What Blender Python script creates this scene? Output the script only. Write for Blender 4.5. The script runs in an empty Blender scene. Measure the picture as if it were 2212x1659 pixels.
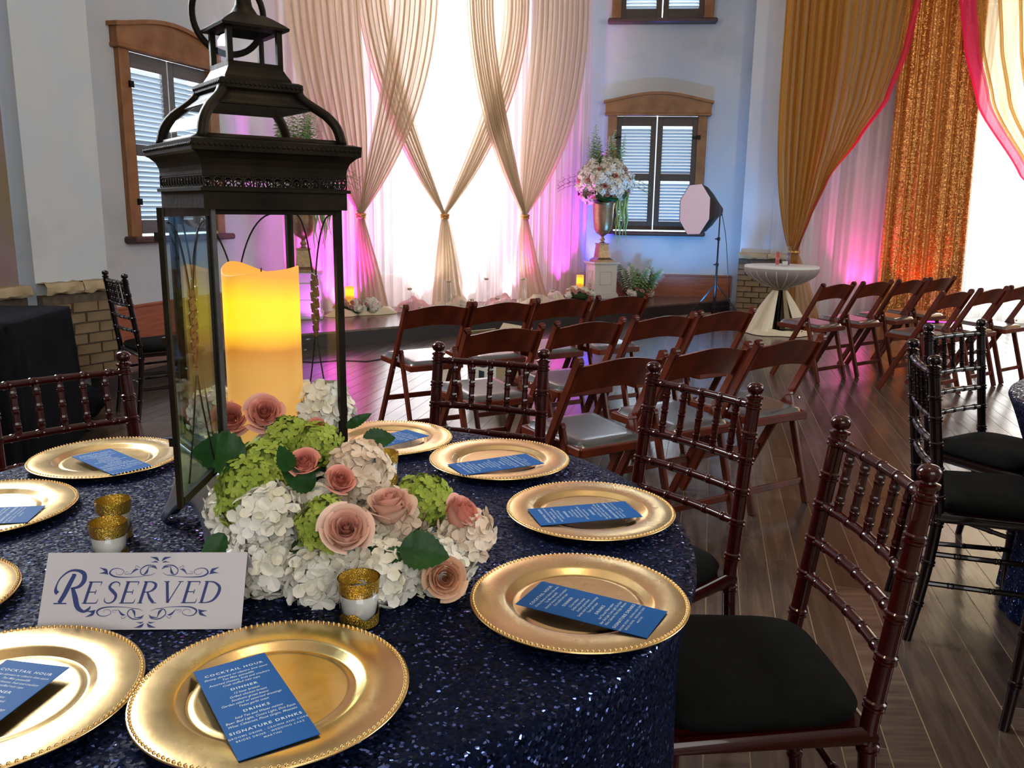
import bpy, bmesh, math, random
from math import sin, cos, pi, radians, sqrt
from mathutils import Vector, Matrix, Euler, noise

random.seed(7)
SC = bpy.context.scene
COL = SC.collection
# ---------------------------------------------------------------- camera
cam_d = bpy.data.cameras.new('camera')
cam = bpy.data.objects.new('camera', cam_d)
COL.objects.link(cam)
cam_d.sensor_width = 36.0
cam_d.lens = 1816.25 / 2212 * 36.0
cam_d.clip_start = 0.02
p_, r_ = radians(11.7325), radians(0.7933)
fw = Vector((0, cos(p_), -sin(p_)))
rt = Vector((1, 0, 0))
up = rt.cross(fw)
rt2 = rt * cos(r_) + up * sin(r_)
up2 = up * cos(r_) - rt * sin(r_)
cam.matrix_world = Matrix(((rt2.x, up2.x, -fw.x, 0), (rt2.y, up2.y, -fw.y, 0), (rt2.z, up2.z, -fw.z, 1.349), (0, 0, 0, 1)))
SC.camera = cam
SC.view_settings.view_transform = 'Standard'
SC.view_settings.look = 'None'
SC.view_settings.gamma = 1
SC.view_settings.exposure = 0.18
SC.view_settings.use_curve_mapping = False
SC.cycles.max_bounces = 7
SC.cycles.diffuse_bounces = 2
SC.cycles.glossy_bounces = 3
SC.cycles.transmission_bounces = 4
SC.cycles.transparent_max_bounces = 16
SC.cycles.caustics_reflective = False
SC.cycles.caustics_refractive = False
SC.cycles.sample_clamp_indirect = 6
SC.cycles.use_denoising = True
SC.cycles.use_adaptive_sampling = True
SC.cycles.adaptive_threshold = 0.02

# ---------------------------------------------------------------- world and lights
w = bpy.data.worlds.new('world'); SC.world = w; w.use_nodes = True
w.node_tree.nodes['Background'].inputs[0].default_value = (0.75, 0.86, 1.0, 1)
w.node_tree.nodes['Background'].inputs[1].default_value = 1.0

def area(name, loc, direction, sx, sy, power, color, spread=180):
    d = bpy.data.lights.new(name, 'AREA'); d.shape = 'RECTANGLE'; d.size = sx; d.size_y = sy
    d.energy = power; d.color = color; d.spread = radians(spread)
    o = bpy.data.objects.new(name, d); COL.objects.link(o)
    o.location = loc; o.rotation_euler = Vector(direction).to_track_quat('-Z', 'Y').to_euler()
    return o
def spot(name, loc, target, power, color, angle=60, blend=.6, r=.04):
    d = bpy.data.lights.new(name, 'SPOT'); d.energy = power; d.color = color
    d.spot_size = radians(angle); d.spot_blend = blend; d.shadow_soft_size = r
    o = bpy.data.objects.new(name, d); COL.objects.link(o)
    o.location = loc; o.rotation_euler = (Vector(target) - Vector(loc)).to_track_quat('-Z', 'Y').to_euler()
    return o
def point(name, loc, power, color, r=.05):
    d = bpy.data.lights.new(name, 'POINT'); d.energy = power; d.color = color; d.shadow_soft_size = r
    o = bpy.data.objects.new(name, d); COL.objects.link(o); o.location = loc
    return o

def frame(P, ang):
    """world point of (s along, d out of the wall into the room, z)"""
    a = radians(ang)
    X = Vector((cos(a), sin(a), 0)); Y = Vector((sin(a), -cos(a), 0))
    return lambda s, d, z: Vector((P[0], P[1], 0)) + X * s + Y * d + Vector((0, 0, z))
STG = frame((-.75, 10.80), 37)         # plane of the stage backdrop
RGT = frame((3.68, 10.87), -5)         # plane of the gold drapes
STGN = Vector((sin(radians(37)), -cos(radians(37)), 0))
RGTN = Vector((sin(radians(-5)), -cos(radians(-5)), 0))
# daylight just outside the windows, plus added right and rear fill
area('daylight_stage_window', STG(0.1, -.95, 2.9), STGN, 1.8, 4.6, 190, (.93, .97, 1.0))
area('daylight_gold_window', RGT(3.2, -1.1, 2.3), RGTN, 2.5, 4.2, 210, (1.0, .98, .95))
WL = frame((-3.215, 8.17), 74)
WLN = Vector((sin(radians(74)), -cos(radians(74)), 0))
area('daylight_window_1', WL(0, -.55, 1.9), WLN, 1.2, 1.7, 90, (.85, .93, 1.0))
WR = frame((1.97, 12.20), -5)
WRN = Vector((sin(radians(-5)), -cos(radians(-5)), 0))
area('daylight_window_2', WR(0, -.55, 1.9), WRN, 1.2, 1.7, 55, (.85, .93, 1.0))
area('daylight_window_3', WR(0, -.55, 4.75), WRN, 1.2, 1.8, 230, (.9, .96, 1.0))
area('daylight_left_window', (-3.88, 4.62, 3.85), (.948, -.318, -.06), 1.5, 3.0, 330, (.90, .95, 1.0))
area('right_fill', (8.5, 3.2, 3.4), (-1, .12, -.1), 3.5, 3.4, 220, (1.0, .96, .92))  # added out-of-frame fill that brightens the left wall
area('rear_fill', (1.2, -4.3, 3.6), (0, 1, -.25), 4.0, 3.0, 120, (1.0, .95, .88))  # added general fill from behind the camera
# added unseen warm fill above the tables
point('overhead_fill', (0.5, 1.2, 5.2), 90, (1.0, .80, .55), .25)
# uplights that wash the drapes, plus two added overhead warm fills
MAG = (1.0, .02, .85)
for k, (s, d, pw, ang) in enumerate([(-2.02, .14, 330, 58), (-1.72, .14, 380, 62), (-1.42, .15, 260, 60), (.95, .15, 300, 60), (1.72, .14, 330, 55)]):
    spot('uplight_magenta', STG(s, d, .2), STG(s + .05, -.02, 1.4), pw, MAG, ang)
for s in (-.5, .15, .8):
    spot('uplight_white', STG(s, .1, .2), STG(s, -.05, 1.2), 50, (1, .97, .92), 90)
spot('uplight_blue', WR(-.80, .16, .2), WR(-.84, 0, 3.9), 700, (.06, .05, 1.0), 40)
spot('uplight_cyan', WR(.55, 1.6, .25), WR(.45, 0, 2.5), 110, (.10, .42, 1.0), 110)
spot('uplight_violet', STG(-2.2, .8, .2), WL(1.7, 0, 1.2), 14, (.75, .1, 1.0), 90)
spot('stage_swag_fill', (-.2, 6.8, 5.6), STG(-.9, 0, 3.2), 220, (1, .70, .46), 55)  # added overhead spot that warms and brightens the swags
spot('gold_drape_fill', (3.0, 6.0, 5.6), RGT(.4, 0, 2.6), 130, (1, .80, .48), 45)  # added warm spot lifting the gold drapes from the front
spot('uplight_pink', RGT(.78, .16, .08), RGT(.72, -.22, 1.9), 200, (1, .05, .38), 60)
spot('uplight_red', RGT(1.35, .40, .08), RGT(1.45, 0, 1.9), 50, (1, .10, .06), 70)

# ---------------------------------------------------------------- mesh helpers
class MB:
    def __init__(s): s.v = []; s.f = []; s.mi = []; s.m = 0
    def add(s, vs, fs):
        o = len(s.v); s.v += [tuple(v) for v in vs]; s.f += [tuple(o + i for i in f) for f in fs]; s.mi += [s.m] * len(fs); return s
    def box(s, c, d, rot=None, bev=0):
        hx, hy, hz = d[0] / 2, d[1] / 2, d[2] / 2
        if bev:
            b = min(bev, hx * .9, hy * .9, hz * .9); pts = []
            for z, k in ((-hz, 1), (-hz + b, 0), (hz - b, 0), (hz, 1)):
                for x, y in ((-hx + b, -hy), (hx - b, -hy), (hx, -hy + b), (hx, hy - b), (hx - b, hy), (-hx + b, hy), (-hx, hy - b), (-hx, -hy + b)):
                    if k: x = max(-hx + b, min(hx - b, x)); y = max(-hy + b, min(hy - b, y))
                    pts.append(Vector((x, y, z)))
            fs = [tuple(range(7, -1, -1)), tuple(range(24, 32))]
            for r in range(3):
                for i in range(8): j = (i + 1) % 8; fs.append((r * 8 + i, r * 8 + j, r * 8 + 8 + j, r * 8 + 8 + i))
        else:
            pts = [Vector((x, y, z)) for z in (-hz, hz) for x, y in ((-hx, -hy), (hx, -hy), (hx, hy), (-hx, hy))]
            fs = [(3, 2, 1, 0), (4, 5, 6, 7), (0, 1, 5, 4), (1, 2, 6, 5), (2, 3, 7, 6), (3, 0, 4, 7)]
        if rot is not None:
            R = rot if isinstance(rot, Matrix) else Euler(rot).to_matrix(); pts = [R @ p for p in pts]
        c = Vector(c); return s.add([p + c for p in pts], fs)
    def beam(s, a, b, w, t, side=(1, 0, 0), bev=0):
        a, b = Vector(a), Vector(b); Z = (b - a); L = Z.length; Z.normalize(); X = Vector(side); X = (X - Z * X.dot(Z)).normalized(); Y = Z.cross(X)
        return s.box((a + b) / 2, (w, t, L), Matrix((X, Y, Z)).transposed(), bev)
    def tube(s, pts, rad, n=8, caps=True, closed=False):
        pts = [Vector(p) for p in pts]; N = len(pts); vs = []; X = None
        for i, p in enumerate(pts):
            if closed: T = pts[(i + 1) % N] - pts[i - 1]
            else: T = pts[min(i + 1, N - 1)] - pts[max(i - 1, 0)]
            T.normalize()
            if X is None:
                X = T.orthogonal().normalized()
            X = (X - T * X.dot(T)).normalized(); Y = T.cross(X)
            r = rad[i] if isinstance(rad, (list, tuple)) else rad
            for k in range(n):
                a = 2 * pi * k / n; vs.append(p + X * (r * cos(a)) + Y * (r * sin(a)))
        fs = []
        for i in range(N if closed else N - 1):
            for k in range(n):
                j = (k + 1) % n; i2 = (i + 1) % N
                fs.append((i * n + k, i * n + j, i2 * n + j, i2 * n + k))
        if caps and not closed: fs += [tuple(range(n - 1, -1, -1)), tuple(range((N - 1) * n, N * n))]
        return s.add(vs, fs)
    def lathe(s, prof, n=32, c=(0, 0, 0), closed_ends=False):
        c = Vector(c); vs = []; fs = []; P = len(prof)
        for r, z in prof:
            for k in range(n): a = 2 * pi * k / n; vs.append(c + Vector((r * cos(a), r * sin(a), z)))
        for i in range(P - 1):
            for k in range(n): j = (k + 1) % n; fs.append((i * n + k, i * n + j, (i + 1) * n + j, (i + 1) * n + k))
        if closed_ends: fs += [tuple(range(n - 1, -1, -1)), tuple(range((P - 1) * n, P * n))]
        return s.add(vs, fs)
    def square_loft(s, prof, c=(0, 0, 0), caps=False):
        """prof: (half side, z) of a square section"""
        vs = []; fs = []; c = Vector(c)
        for h, z in prof:
            for x, y in ((-h, -h), (h, -h), (h, h), (-h, h)): vs.append(c + Vector((x, y, z)))
        for i in range(len(prof) - 1):
            for k in range(4): j = (k + 1) % 4; fs.append((i * 4 + k, i * 4 + j, i * 4 + 4 + j, i * 4 + 4 + k))
        if caps: fs += [(3, 2, 1, 0), tuple(range(len(prof) * 4 - 4, len(prof) * 4))]
        return s.add(vs, fs)
    def grid(s, fn, nu, nv, closed_u=False):
        vs = [fn(i / nu, j / nv) for j in range(nv + 1) for i in range(nu + (0 if closed_u else 1))]
        W = nu if closed_u else nu + 1; fs = []
        for j in range(nv):
            for i in range(nu): i2 = (i + 1) % W; fs.append((j * W + i, j * W + i2, (j + 1) * W + i2, (j + 1) * W + i))
        return s.add(vs, fs)
    def poly(s, pts, th, M=None):
        """extrude a flat outline (x,z) by th along y"""
        n = len(pts); vs = [Vector((x, -th / 2, z)) for x, z in pts] + [Vector((x, th / 2, z)) for x, z in pts]
        if M is not None: vs = [M @ v for v in vs]
        fs = [tuple(range(n)), tuple(range(2 * n - 1, n - 1, -1))] + [(i, n + i, n + (i + 1) % n, (i + 1) % n) for i in range(n)]
        return s.add(vs, fs)
    def ball(s, c, r, n=10, m=6, sc=(1, 1, 1)):
        return s.lathe([(r * sin(pi * i / m) * sc[0] + 1e-5, -r * cos(pi * i / m) * sc[2]) for i in range(m + 1)], n, c)
    def build(s, name, mat, parent=None, smooth=False, loc=None, rot=None):
        me = bpy.data.meshes.new(name); me.from_pydata(s.v, [], s.f)
        for m in (mat if isinstance(mat, (list, tuple)) else [mat]): me.materials.append(m)
        if any(s.mi): me.polygons.foreach_set('material_index', s.mi)
        if smooth:
            me.shade_smooth()
            if smooth != 'all':
                try: me.set_sharp_from_angle(angle=radians(38))
                except Exception: pass
        me.update()
        o = bpy.data.objects.new(name, me); COL.objects.link(o)
        if parent: o.parent = parent
        if loc is not None: o.location = loc
        if rot is not None: o.rotation_euler = rot
        return o

def tag(o, label=None, cat=None, group=None, kind=None):
    if label: o['label'] = label
    if cat: o['category'] = cat
    if group: o['group'] = group
    if kind: o['kind'] = kind
    return o
def thing(name, label, cat, loc=(0, 0, 0), rotz=0, group=None):
    o = bpy.data.objects.new(name, None); COL.objects.link(o); o.empty_display_size = .1
    o.location = loc; o.rotation_euler = (0, 0, rotz)
    return tag(o, label, cat, group)
def kids(o): return [c for c in bpy.data.objects if c.parent == o]
def copy_tree(o, parent=None):
    c = o.copy(); COL.objects.link(c)
    if parent is not None: c.parent = parent
    for ch in CH.get(o.name, []):
        copy_tree(ch, c)
    return c
CH = {}
def index_tree():
    CH.clear()
    for o in bpy.data.objects:
        if o.parent: CH.setdefault(o.parent.name, []).append(o)
def inst(src, name, parent, loc=(0, 0, 0), rot=(0, 0, 0), scale=(1, 1, 1)):
    o = bpy.data.objects.new(name, src.data if hasattr(src, 'data') else src); COL.objects.link(o)
    o.parent = parent; o.location = loc; o.rotation_euler = rot; o.scale = scale
    return o

# ---------------------------------------------------------------- materials
def mat(name, color, rough=.5, metal=0, **k):
    m = bpy.data.materials.new(name); m.use_nodes = True; b = m.node_tree.nodes['Principled BSDF']
    b.inputs['Base Color'].default_value = (*color, 1); b.inputs['Roughness'].default_value = rough; b.inputs['Metallic'].default_value = metal
    for kk, v in k.items():
        b.inputs[kk.replace('_', ' ')].default_value = v
    return m
def nd(m, t, **k):
    n = m.node_tree.nodes.new(t)
    for a, v in k.items(): setattr(n, a, v)
    return n
def lk(m, a, b): m.node_tree.links.new(a, b)
def bs(m): return m.node_tree.nodes['Principled BSDF']
def coord(m, kind='Object', scale=(1, 1, 1), rot=(0, 0, 0)):
    tc = nd(m, 'ShaderNodeTexCoord'); mp = nd(m, 'ShaderNodeMapping'); mp.inputs['Scale'].default_value = scale; mp.inputs['Rotation'].default_value = rot
    lk(m, tc.outputs[kind], mp.inputs[0]); return mp.outputs[0]
def ramp(m, fac, stops):
    r = nd(m, 'ShaderNodeValToRGB'); e = r.color_ramp.elements
    while len(e) < len(stops): e.new(.5)
    for i, (p, c) in enumerate(stops): e[i].position = p; e[i].color = (*c, 1)
    lk(m, fac, r.inputs[0]); return r.outputs[0]
def noise_tex(m, vec, scale, detail=3, rough=.5):
    n = nd(m, 'ShaderNodeTexNoise'); n.inputs['Scale'].default_value = scale; n.inputs['Detail'].default_value = detail; n.inputs['Roughness'].default_value = rough
    lk(m, vec, n.inputs['Vector']); return n.outputs[0]
def bump(m, h, strength=.3, dist=.01):
    b = nd(m, 'ShaderNodeBump'); b.inputs['Strength'].default_value = strength; b.inputs['Distance'].default_value = dist
    lk(m, h, b.inputs['Height']); lk(m, b.outputs[0], bs(m).inputs['Normal'])
def blotch(name, cols, scale=3, rough=.6, bscale=40, bst=.15, detail=4, sc=(1, 1, 1), metal=0, coordk='Object', **k):
    m = mat(name, cols[0], rough, metal, **k); v = coord(m, coordk, sc)
    n = noise_tex(m, v, scale, detail)
    st = [(.3 + .4 * i / (len(cols) - 1), c) for i, c in enumerate(cols)]
    lk(m, ramp(m, n, st), bs(m).inputs['Base Color'])
    if bst: bump(m, noise_tex(m, v, bscale, 2), bst, .004)
    return m
def wood(name, c1, c2, rough=.3, sc=(1, 12, 12), scale=3, **k):
    return blotch(name, [c1, c2], scale, rough, 12, .05, 5, sc, **k)
def sheer(name, color, alpha=.6, trans=.5, tint=None):
    m = bpy.data.materials.new(name); m.use_nodes = True; t = m.node_tree; t.nodes.clear()
    out = nd(m, 'ShaderNodeOutputMaterial'); d = nd(m, 'ShaderNodeBsdfDiffuse'); tl = nd(m, 'ShaderNodeBsdfTranslucent'); tp = nd(m, 'ShaderNodeBsdfTransparent')
    for n in (d, tl): n.inputs[0].default_value = (*color, 1)
    tp.inputs[0].default_value = (*(tint or (1, 1, 1)), 1)
    a = nd(m, 'ShaderNodeMixShader'); a.inputs[0].default_value = trans; lk(m, d.outputs[0], a.inputs[1]); lk(m, tl.outputs[0], a.inputs[2])
    # cloth seen edge-on is denser
    lw = nd(m, 'ShaderNodeLayerWeight'); lw.inputs[0].default_value = .35
    mr = nd(m, 'ShaderNodeMapRange'); mr.inputs[1].default_value = 0; mr.inputs[2].default_value = 1; mr.inputs[3].default_value = alpha; mr.inputs[4].default_value = min(1, alpha + .62)
    lk(m, lw.outputs['Facing'], mr.inputs[0])
    b = nd(m, 'ShaderNodeMixShader'); lk(m, mr.outputs[0], b.inputs[0]); lk(m, tp.outputs[0], b.inputs[1]); lk(m, a.outputs[0], b.inputs[2])
    lk(m, b.outputs[0], out.inputs[0]); m['mix'] = 1
    return m
def glassy(name, tint=(.93, .97, .96), refl=.08, rough=.02):
    m = bpy.data.materials.new(name); m.use_nodes = True; m.node_tree.nodes.clear()
    out = nd(m, 'ShaderNodeOutputMaterial'); g = nd(m, 'ShaderNodeBsdfGlossy'); tp = nd(m, 'ShaderNodeBsdfTransparent')
    tp.inputs[0].default_value = (*tint, 1); g.inputs['Roughness'].default_value = rough; g.inputs[0].default_value = (.9, .95, 1, 1)
    lw = nd(m, 'ShaderNodeLayerWeight'); lw.inputs[0].default_value = .5
    pw = nd(m, 'ShaderNodeMath', operation='POWER'); pw.inputs[1].default_value = 4.5; lk(m, lw.outputs['Facing'], pw.inputs[0])
    ad = nd(m, 'ShaderNodeMath', operation='MULTIPLY_ADD'); ad.inputs[1].default_value = .32; ad.inputs[2].default_value = refl * .6; lk(m, pw.outputs[0], ad.inputs[0])
    mx = nd(m, 'ShaderNodeMixShader'); lk(m, ad.outputs[0], mx.inputs[0]); lk(m, tp.outputs[0], mx.inputs[1]); lk(m, g.outputs[0], mx.inputs[2]); lk(m, mx.outputs[0], out.inputs[0])
    return m
def emit(name, color, st):
    m = bpy.data.materials.new(name); m.use_nodes = True; m.node_tree.nodes.clear()
    out = nd(m, 'ShaderNodeOutputMaterial'); e = nd(m, 'ShaderNodeEmission'); e.inputs[0].default_value = (*color, 1); e.inputs[1].default_value = st; lk(m, e.outputs[0], out.inputs[0]); return m

M = {}
M['plaster'] = blotch('blue_grey_plaster', [(.48, .52, .54), (.60, .61, .62), (.54, .60, .65), (.66, .65, .63)], 1.3, .75, 30, .08, 6)
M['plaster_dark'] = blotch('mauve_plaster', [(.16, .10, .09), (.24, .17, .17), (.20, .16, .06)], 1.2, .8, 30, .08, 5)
M['ceiling'] = mat('ceiling_paint', (.45, .40, .34), .9)
M['brick'] = blotch('tan_brick_face', [(.10, .065, .035), (.20, .14, .075), (.28, .20, .11)], 2.2, .85, 60, .5, 4, coordk='Object')
M['mortar'] = blotch('brick_mortar', [(.07, .05, .035), (.13, .10, .07)], 20, .9, 80, .4)
M['capstone'] = blotch('rough_capstone', [(.33, .25, .13), (.50, .40, .24)], 8, .85, 35, .9)
M['pine'] = wood('golden_pine_trim', (.22, .085, .025), (.36, .16, .055), .45, (2, 12, 2))
M['base_wood'] = wood('red_brown_baseboard', (.30, .085, .035), (.42, .14, .06), .4, (1.5, 8, 14))
M['sill'] = wood('dark_sill_wood', (.05, .02, .015), (.09, .04, .03), .4)
M['shutter'] = wood('grey_brown_shutter_wood', (.11, .11, .115), (.16, .155, .15), .45)
M['shutter_b'] = wood('brown_shutter_wood', (.045, .03, .022), (.075, .05, .035), .45)
M['slat'] = sheer('pale_slat_paint', (.42, .48, .54), 1.0, .28)
M['iron'] = mat('black_iron_hinge', (.01, .01, .01), .4, .8)
M['stage_top'] = wood('stage_top_boards', (.10, .055, .035), (.16, .09, .06), .22, (1, 10, 1))
M['riser'] = mat('dark_stage_riser', (.016, .009, .008), .5)
M['floor_gap'] = mat('tan_floor_joint', (.36, .26, .16), .5)
def floor_mat():
    m = mat('walnut_plank', (.05, .03, .02), .2); v = coord(m, 'Object', (1, 14, 1)); oi = nd(m, 'ShaderNodeObjectInfo')
    c = ramp(m, noise_tex(m, v, 2.2, 6, .65), [(.3, (.036, .023, .017)), (.5, (.070, .047, .035)), (.75, (.12, .082, .060))])
    hs = nd(m, 'ShaderNodeHueSaturation'); mr = nd(m, 'ShaderNodeMapRange'); mr.inputs[3].default_value = .6; mr.inputs[4].default_value = 1.5
    lk(m, oi.outputs['Random'], mr.inputs[0]); lk(m, mr.outputs[0], hs.inputs['Value']); lk(m, c, hs.inputs['Color']); lk(m, hs.outputs[0], bs(m).inputs['Base Color'])
    r = nd(m, 'ShaderNodeMapRange'); r.inputs[3].default_value = .10; r.inputs[4].default_value = .28; lk(m, noise_tex(m, coord(m, 'Object', (1, 5, 1)), 3, 4), r.inputs[0]); lk(m, r.outputs[0], bs(m).inputs['Roughness'])
    bs(m).inputs['Specular IOR Level'].default_value = .75
    bump(m, noise_tex(m, v, 3, 3), .06, .01)
    return m
M['plank'] = floor_mat()
M['mahogany'] = mat('glossy_mahogany', (.030, .0026, .0018), .22, 0, Specular_IOR_Level=.18, Coat_Weight=.55, Coat_Roughness=.03)
M['black_ch'] = mat('very_dark_lacquer', (.006, .002, .0018), .22, 0, Specular_IOR_Level=.18, Coat_Weight=.55, Coat_Roughness=.05)
M['fold_wood'] = wood('reddish_folding_chair_wood', (.050, .0070, .0026), (.12, .019, .0055), .34, (3, 3, 1.0), Specular_IOR_Level=.3)
M['vinyl'] = mat('black_vinyl_pad', (.030, .036, .040), .30, 0, Specular_IOR_Level=1.0, IOR=1.7, Coat_Weight=1.0, Coat_Roughness=.18, Coat_IOR=1.7)
M['cushion'] = blotch('black_cushion_fabric', [(.0035, .004, .0035), (.006, .0065, .006)], 30, .95, 500, .3, Specular_IOR_Level=.12)
M['screw'] = mat('steel_screw', (.6, .6, .6), .3, 1)
def seq(name, c1, c2, scale, metal=.85, rough=.22, spread=.9, dens=.0):
    m = mat(name, c1, rough, metal); v = coord(m, 'Object')
    vo = nd(m, 'ShaderNodeTexVoronoi'); vo.inputs['Scale'].default_value = scale; lk(m, v, vo.inputs['Vector'])
    # every sequin has its own tilt
    ge = nd(m, 'ShaderNodeNewGeometry'); sub = nd(m, 'ShaderNodeVectorMath', operation='SUBTRACT'); sub.inputs[1].default_value = (.5, .5, .5)
    lk(m, vo.outputs['Color'], sub.inputs[0]); sca = nd(m, 'ShaderNodeVectorMath', operation='SCALE'); sca.inputs['Scale'].default_value = spread; lk(m, sub.outputs[0], sca.inputs[0])
    ad = nd(m, 'ShaderNodeVectorMath', operation='ADD'); lk(m, ge.outputs['Normal'], ad.inputs[0]); lk(m, sca.outputs[0], ad.inputs[1])
    no = nd(m, 'ShaderNodeVectorMath', operation='NORMALIZE'); lk(m, ad.outputs[0], no.inputs[0]); lk(m, no.outputs[0], bs(m).inputs['Normal'])
    sp = nd(m, 'ShaderNodeSeparateColor'); lk(m, vo.outputs['Color'], sp.inputs[0])
    st = [(0, c1), (dens - .02, c2), (dens, tuple(min(.9, x * 14 + .10) for x in c2))] if dens else [(0, c1), (1, c2)]  # with dens, a few pale cells put sparkle glints into the base colour
    mx = ramp(m, sp.outputs[0], st); lk(m, mx, bs(m).inputs['Base Color'])
    if dens:
        mr = nd(m, 'ShaderNodeMapRange'); mr.inputs[1].default_value = dens - .02; mr.inputs[2].default_value = dens; mr.inputs[3].default_value = .42; mr.inputs[4].default_value = rough; lk(m, sp.outputs[0], mr.inputs[0]); lk(m, mr.outputs[0], bs(m).inputs['Roughness'])
        m2 = nd(m, 'ShaderNodeMapRange'); m2.inputs[1].default_value = dens - .02; m2.inputs[2].default_value = dens; m2.inputs[3].default_value = metal * .35; m2.inputs[4].default_value = .9; lk(m, sp.outputs[0], m2.inputs[0]); lk(m, m2.outputs[0], bs(m).inputs['Metallic']); bs(m).inputs['Specular IOR Level'].default_value = .04
    return m
M['navy'] = seq('navy_sequin_cloth', (.0015, .003, .009), (.0045, .009, .036), 250, .45, .12, .85, .925)
M['black_cloth'] = blotch('black_cloth', [(.004, .005, .007), (.009, .010, .013)], 8, .95, 300, .4, Specular_IOR_Level=.1)
def gold_mat():
    m = mat('brushed_gold_charger', (.90, .64, .30), .24, 1); v = coord(m, 'Object')
    bump(m, noise_tex(m, v, 60, 3), .10, .002)
    r = nd(m, 'ShaderNodeMapRange'); r.inputs[3].default_value = .17; r.inputs[4].default_value = .33; lk(m, noise_tex(m, v, 25, 3), r.inputs[0]); lk(m, r.outputs[0], bs(m).inputs['Roughness'])
    return m
M['gold'] = gold_mat()
M['glitter'] = seq('gold_glitter', (.40, .22, .02), (.85, .58, .10), 1700, .9, .3, .9)
M['card_blue'] = mat('royal_blue_card', (.010, .095, .32), .6, 0, Specular_IOR_Level=.15)
M['card_white'] = mat('white_card', (.72, .69, .72), .6)
M['ink_white'] = mat('pale_ink', (.55, .66, .74), .6)
M['ink_blue'] = mat('navy_ink', (.035, .055, .22), .6)
M['bronze'] = blotch('aged_dark_bronze', [(.009, .007, .005), (.026, .019, .011)], 14, .5, 90, .15, metal=.5, Specular_IOR_Level=.15)
M['pewter'] = blotch('grey_pewter_metal', [(.10, .11, .12), (.20, .21, .22)], 12, .38, 90, .1, metal=.85)
M['glass'] = glassy('clear_pane', (.95, .975, .97), .025)
M['glass_green'] = glassy('greenish_pane', (.80, .90, .87), .10)
M['vase'] = glassy('vase_glass', (.985, .99, .99), .07, .03)
M['white_pet'] = mat('ivory_petal', (.90, .85, .70), .6, 0, Subsurface_Weight=.25, Subsurface_Radius=(.02, .015, .01), Subsurface_Scale=.3)
M['cream_pet'] = mat('cream_petal', (.80, .66, .50), .6)
M['green_pet'] = mat('lime_petal', (.36, .44, .06), .6)
M['pink_pet'] = mat('blush_rose_petal', (.88, .37, .28), .55)
M['pale_pet'] = mat('pale_blush_rose_petal', (.92, .56, .42), .55)
M['peach_pet'] = mat('peach_petal', (.85, .38, .20), .6)
M['leaf'] = blotch('dark_green_leaf', [(.006, .045, .006), (.018, .085, .010)], 20, .45, 90, .3, Specular_IOR_Level=.25)
M['leaf_l'] = mat('light_green_leaf', (.12, .26, .04), .5)
M['core'] = mat('stem_mass', (.03, .06, .015), .9)
M['wcore'] = mat('pale_bloom_core', (.50, .48, .36), .9)
M['gcore'] = mat('green_bloom_core', (.16, .24, .03), .9)
M['white_paint'] = mat('white_paint', (.70, .67, .60), .4)
M['urn'] = blotch('champagne_gold_urn', [(.32, .20, .10), (.48, .32, .17)], 30, .38, 200, .2, metal=.8)
M['ivory'] = sheer('ivory_tulle', (.80, .66, .48), .72, .38)
M['ivory_tail'] = sheer('ivory_tulle_tail', (.84, .70, .52), .75, .38)
M['voile'] = sheer('white_voile', (.92, .78, .76), .72, .45)
M['gold_org'] = sheer('gold_organza', (.66, .40, .12), .36, .5, (1, .88, .66))
M['pink_org'] = sheer('pink_organza', (1.0, .07, .24), .62, .6, (1, .5, .6))
M['white_drape'] = sheer('white_backing_drape', (.88, .88, .84), .70, .6)
M['pink_cloth'] = mat('blush_satin', (.80, .42, .42), .5)
M['ivory_cloth'] = mat('ivory_satin', (.78, .66, .44), .5)
M['table_cloth'] = mat('white_spandex', (.80, .80, .76), .6)
M['satin'] = mat('cream_satin', (.72, .62, .44), .38)
M['taupe'] = sheer('taupe_tulle_swag', (.55, .48, .44), .85, .4)
M['soft_front'] = mat('softbox_diffuser', (.86, .78, .88), .7, 0)
M['black_nylon'] = mat('black_nylon', (.010, .016, .016), .5)
M['black_metal'] = mat('black_metal', (.012, .012, .013), .4, .5)
M['box'] = mat('kraft_carton', (.48, .38, .24), .8)
M['box_w'] = mat('printed_carton_side', (.62, .60, .48), .8)
M['ink_black'] = mat('black_print', (.015, .02, .03), .6)
M['red_wax'] = mat('red_candle', (.55, .04, .035), .5)
M['purple_wax'] = mat('purple_sand', (.06, .02, .10), .6)
M['led'] = emit('magenta_led', (1, .02, .8), 9)
M['wax_s'] = mat('ivory_wax', (.85, .72, .45), .5)
M['frost'] = mat('frosted_white_glass', (.95, .92, .84), .4)
M['sash'] = mat('olive_gold_sash', (.20, .13, .05), .5)

M['seq_gold'] = seq('copper_gold_sequins', (.34, .12, .03), (.78, .38, .10), 90, .55, .32, .7)
M['glitter_big'] = seq('gold_tie_glitter', (.40, .20, .05), (.75, .45, .15), 120, .8, .35, .9)
M['spike'] = mat('fresh_green_spike', (.36, .56, .18), .5)

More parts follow.
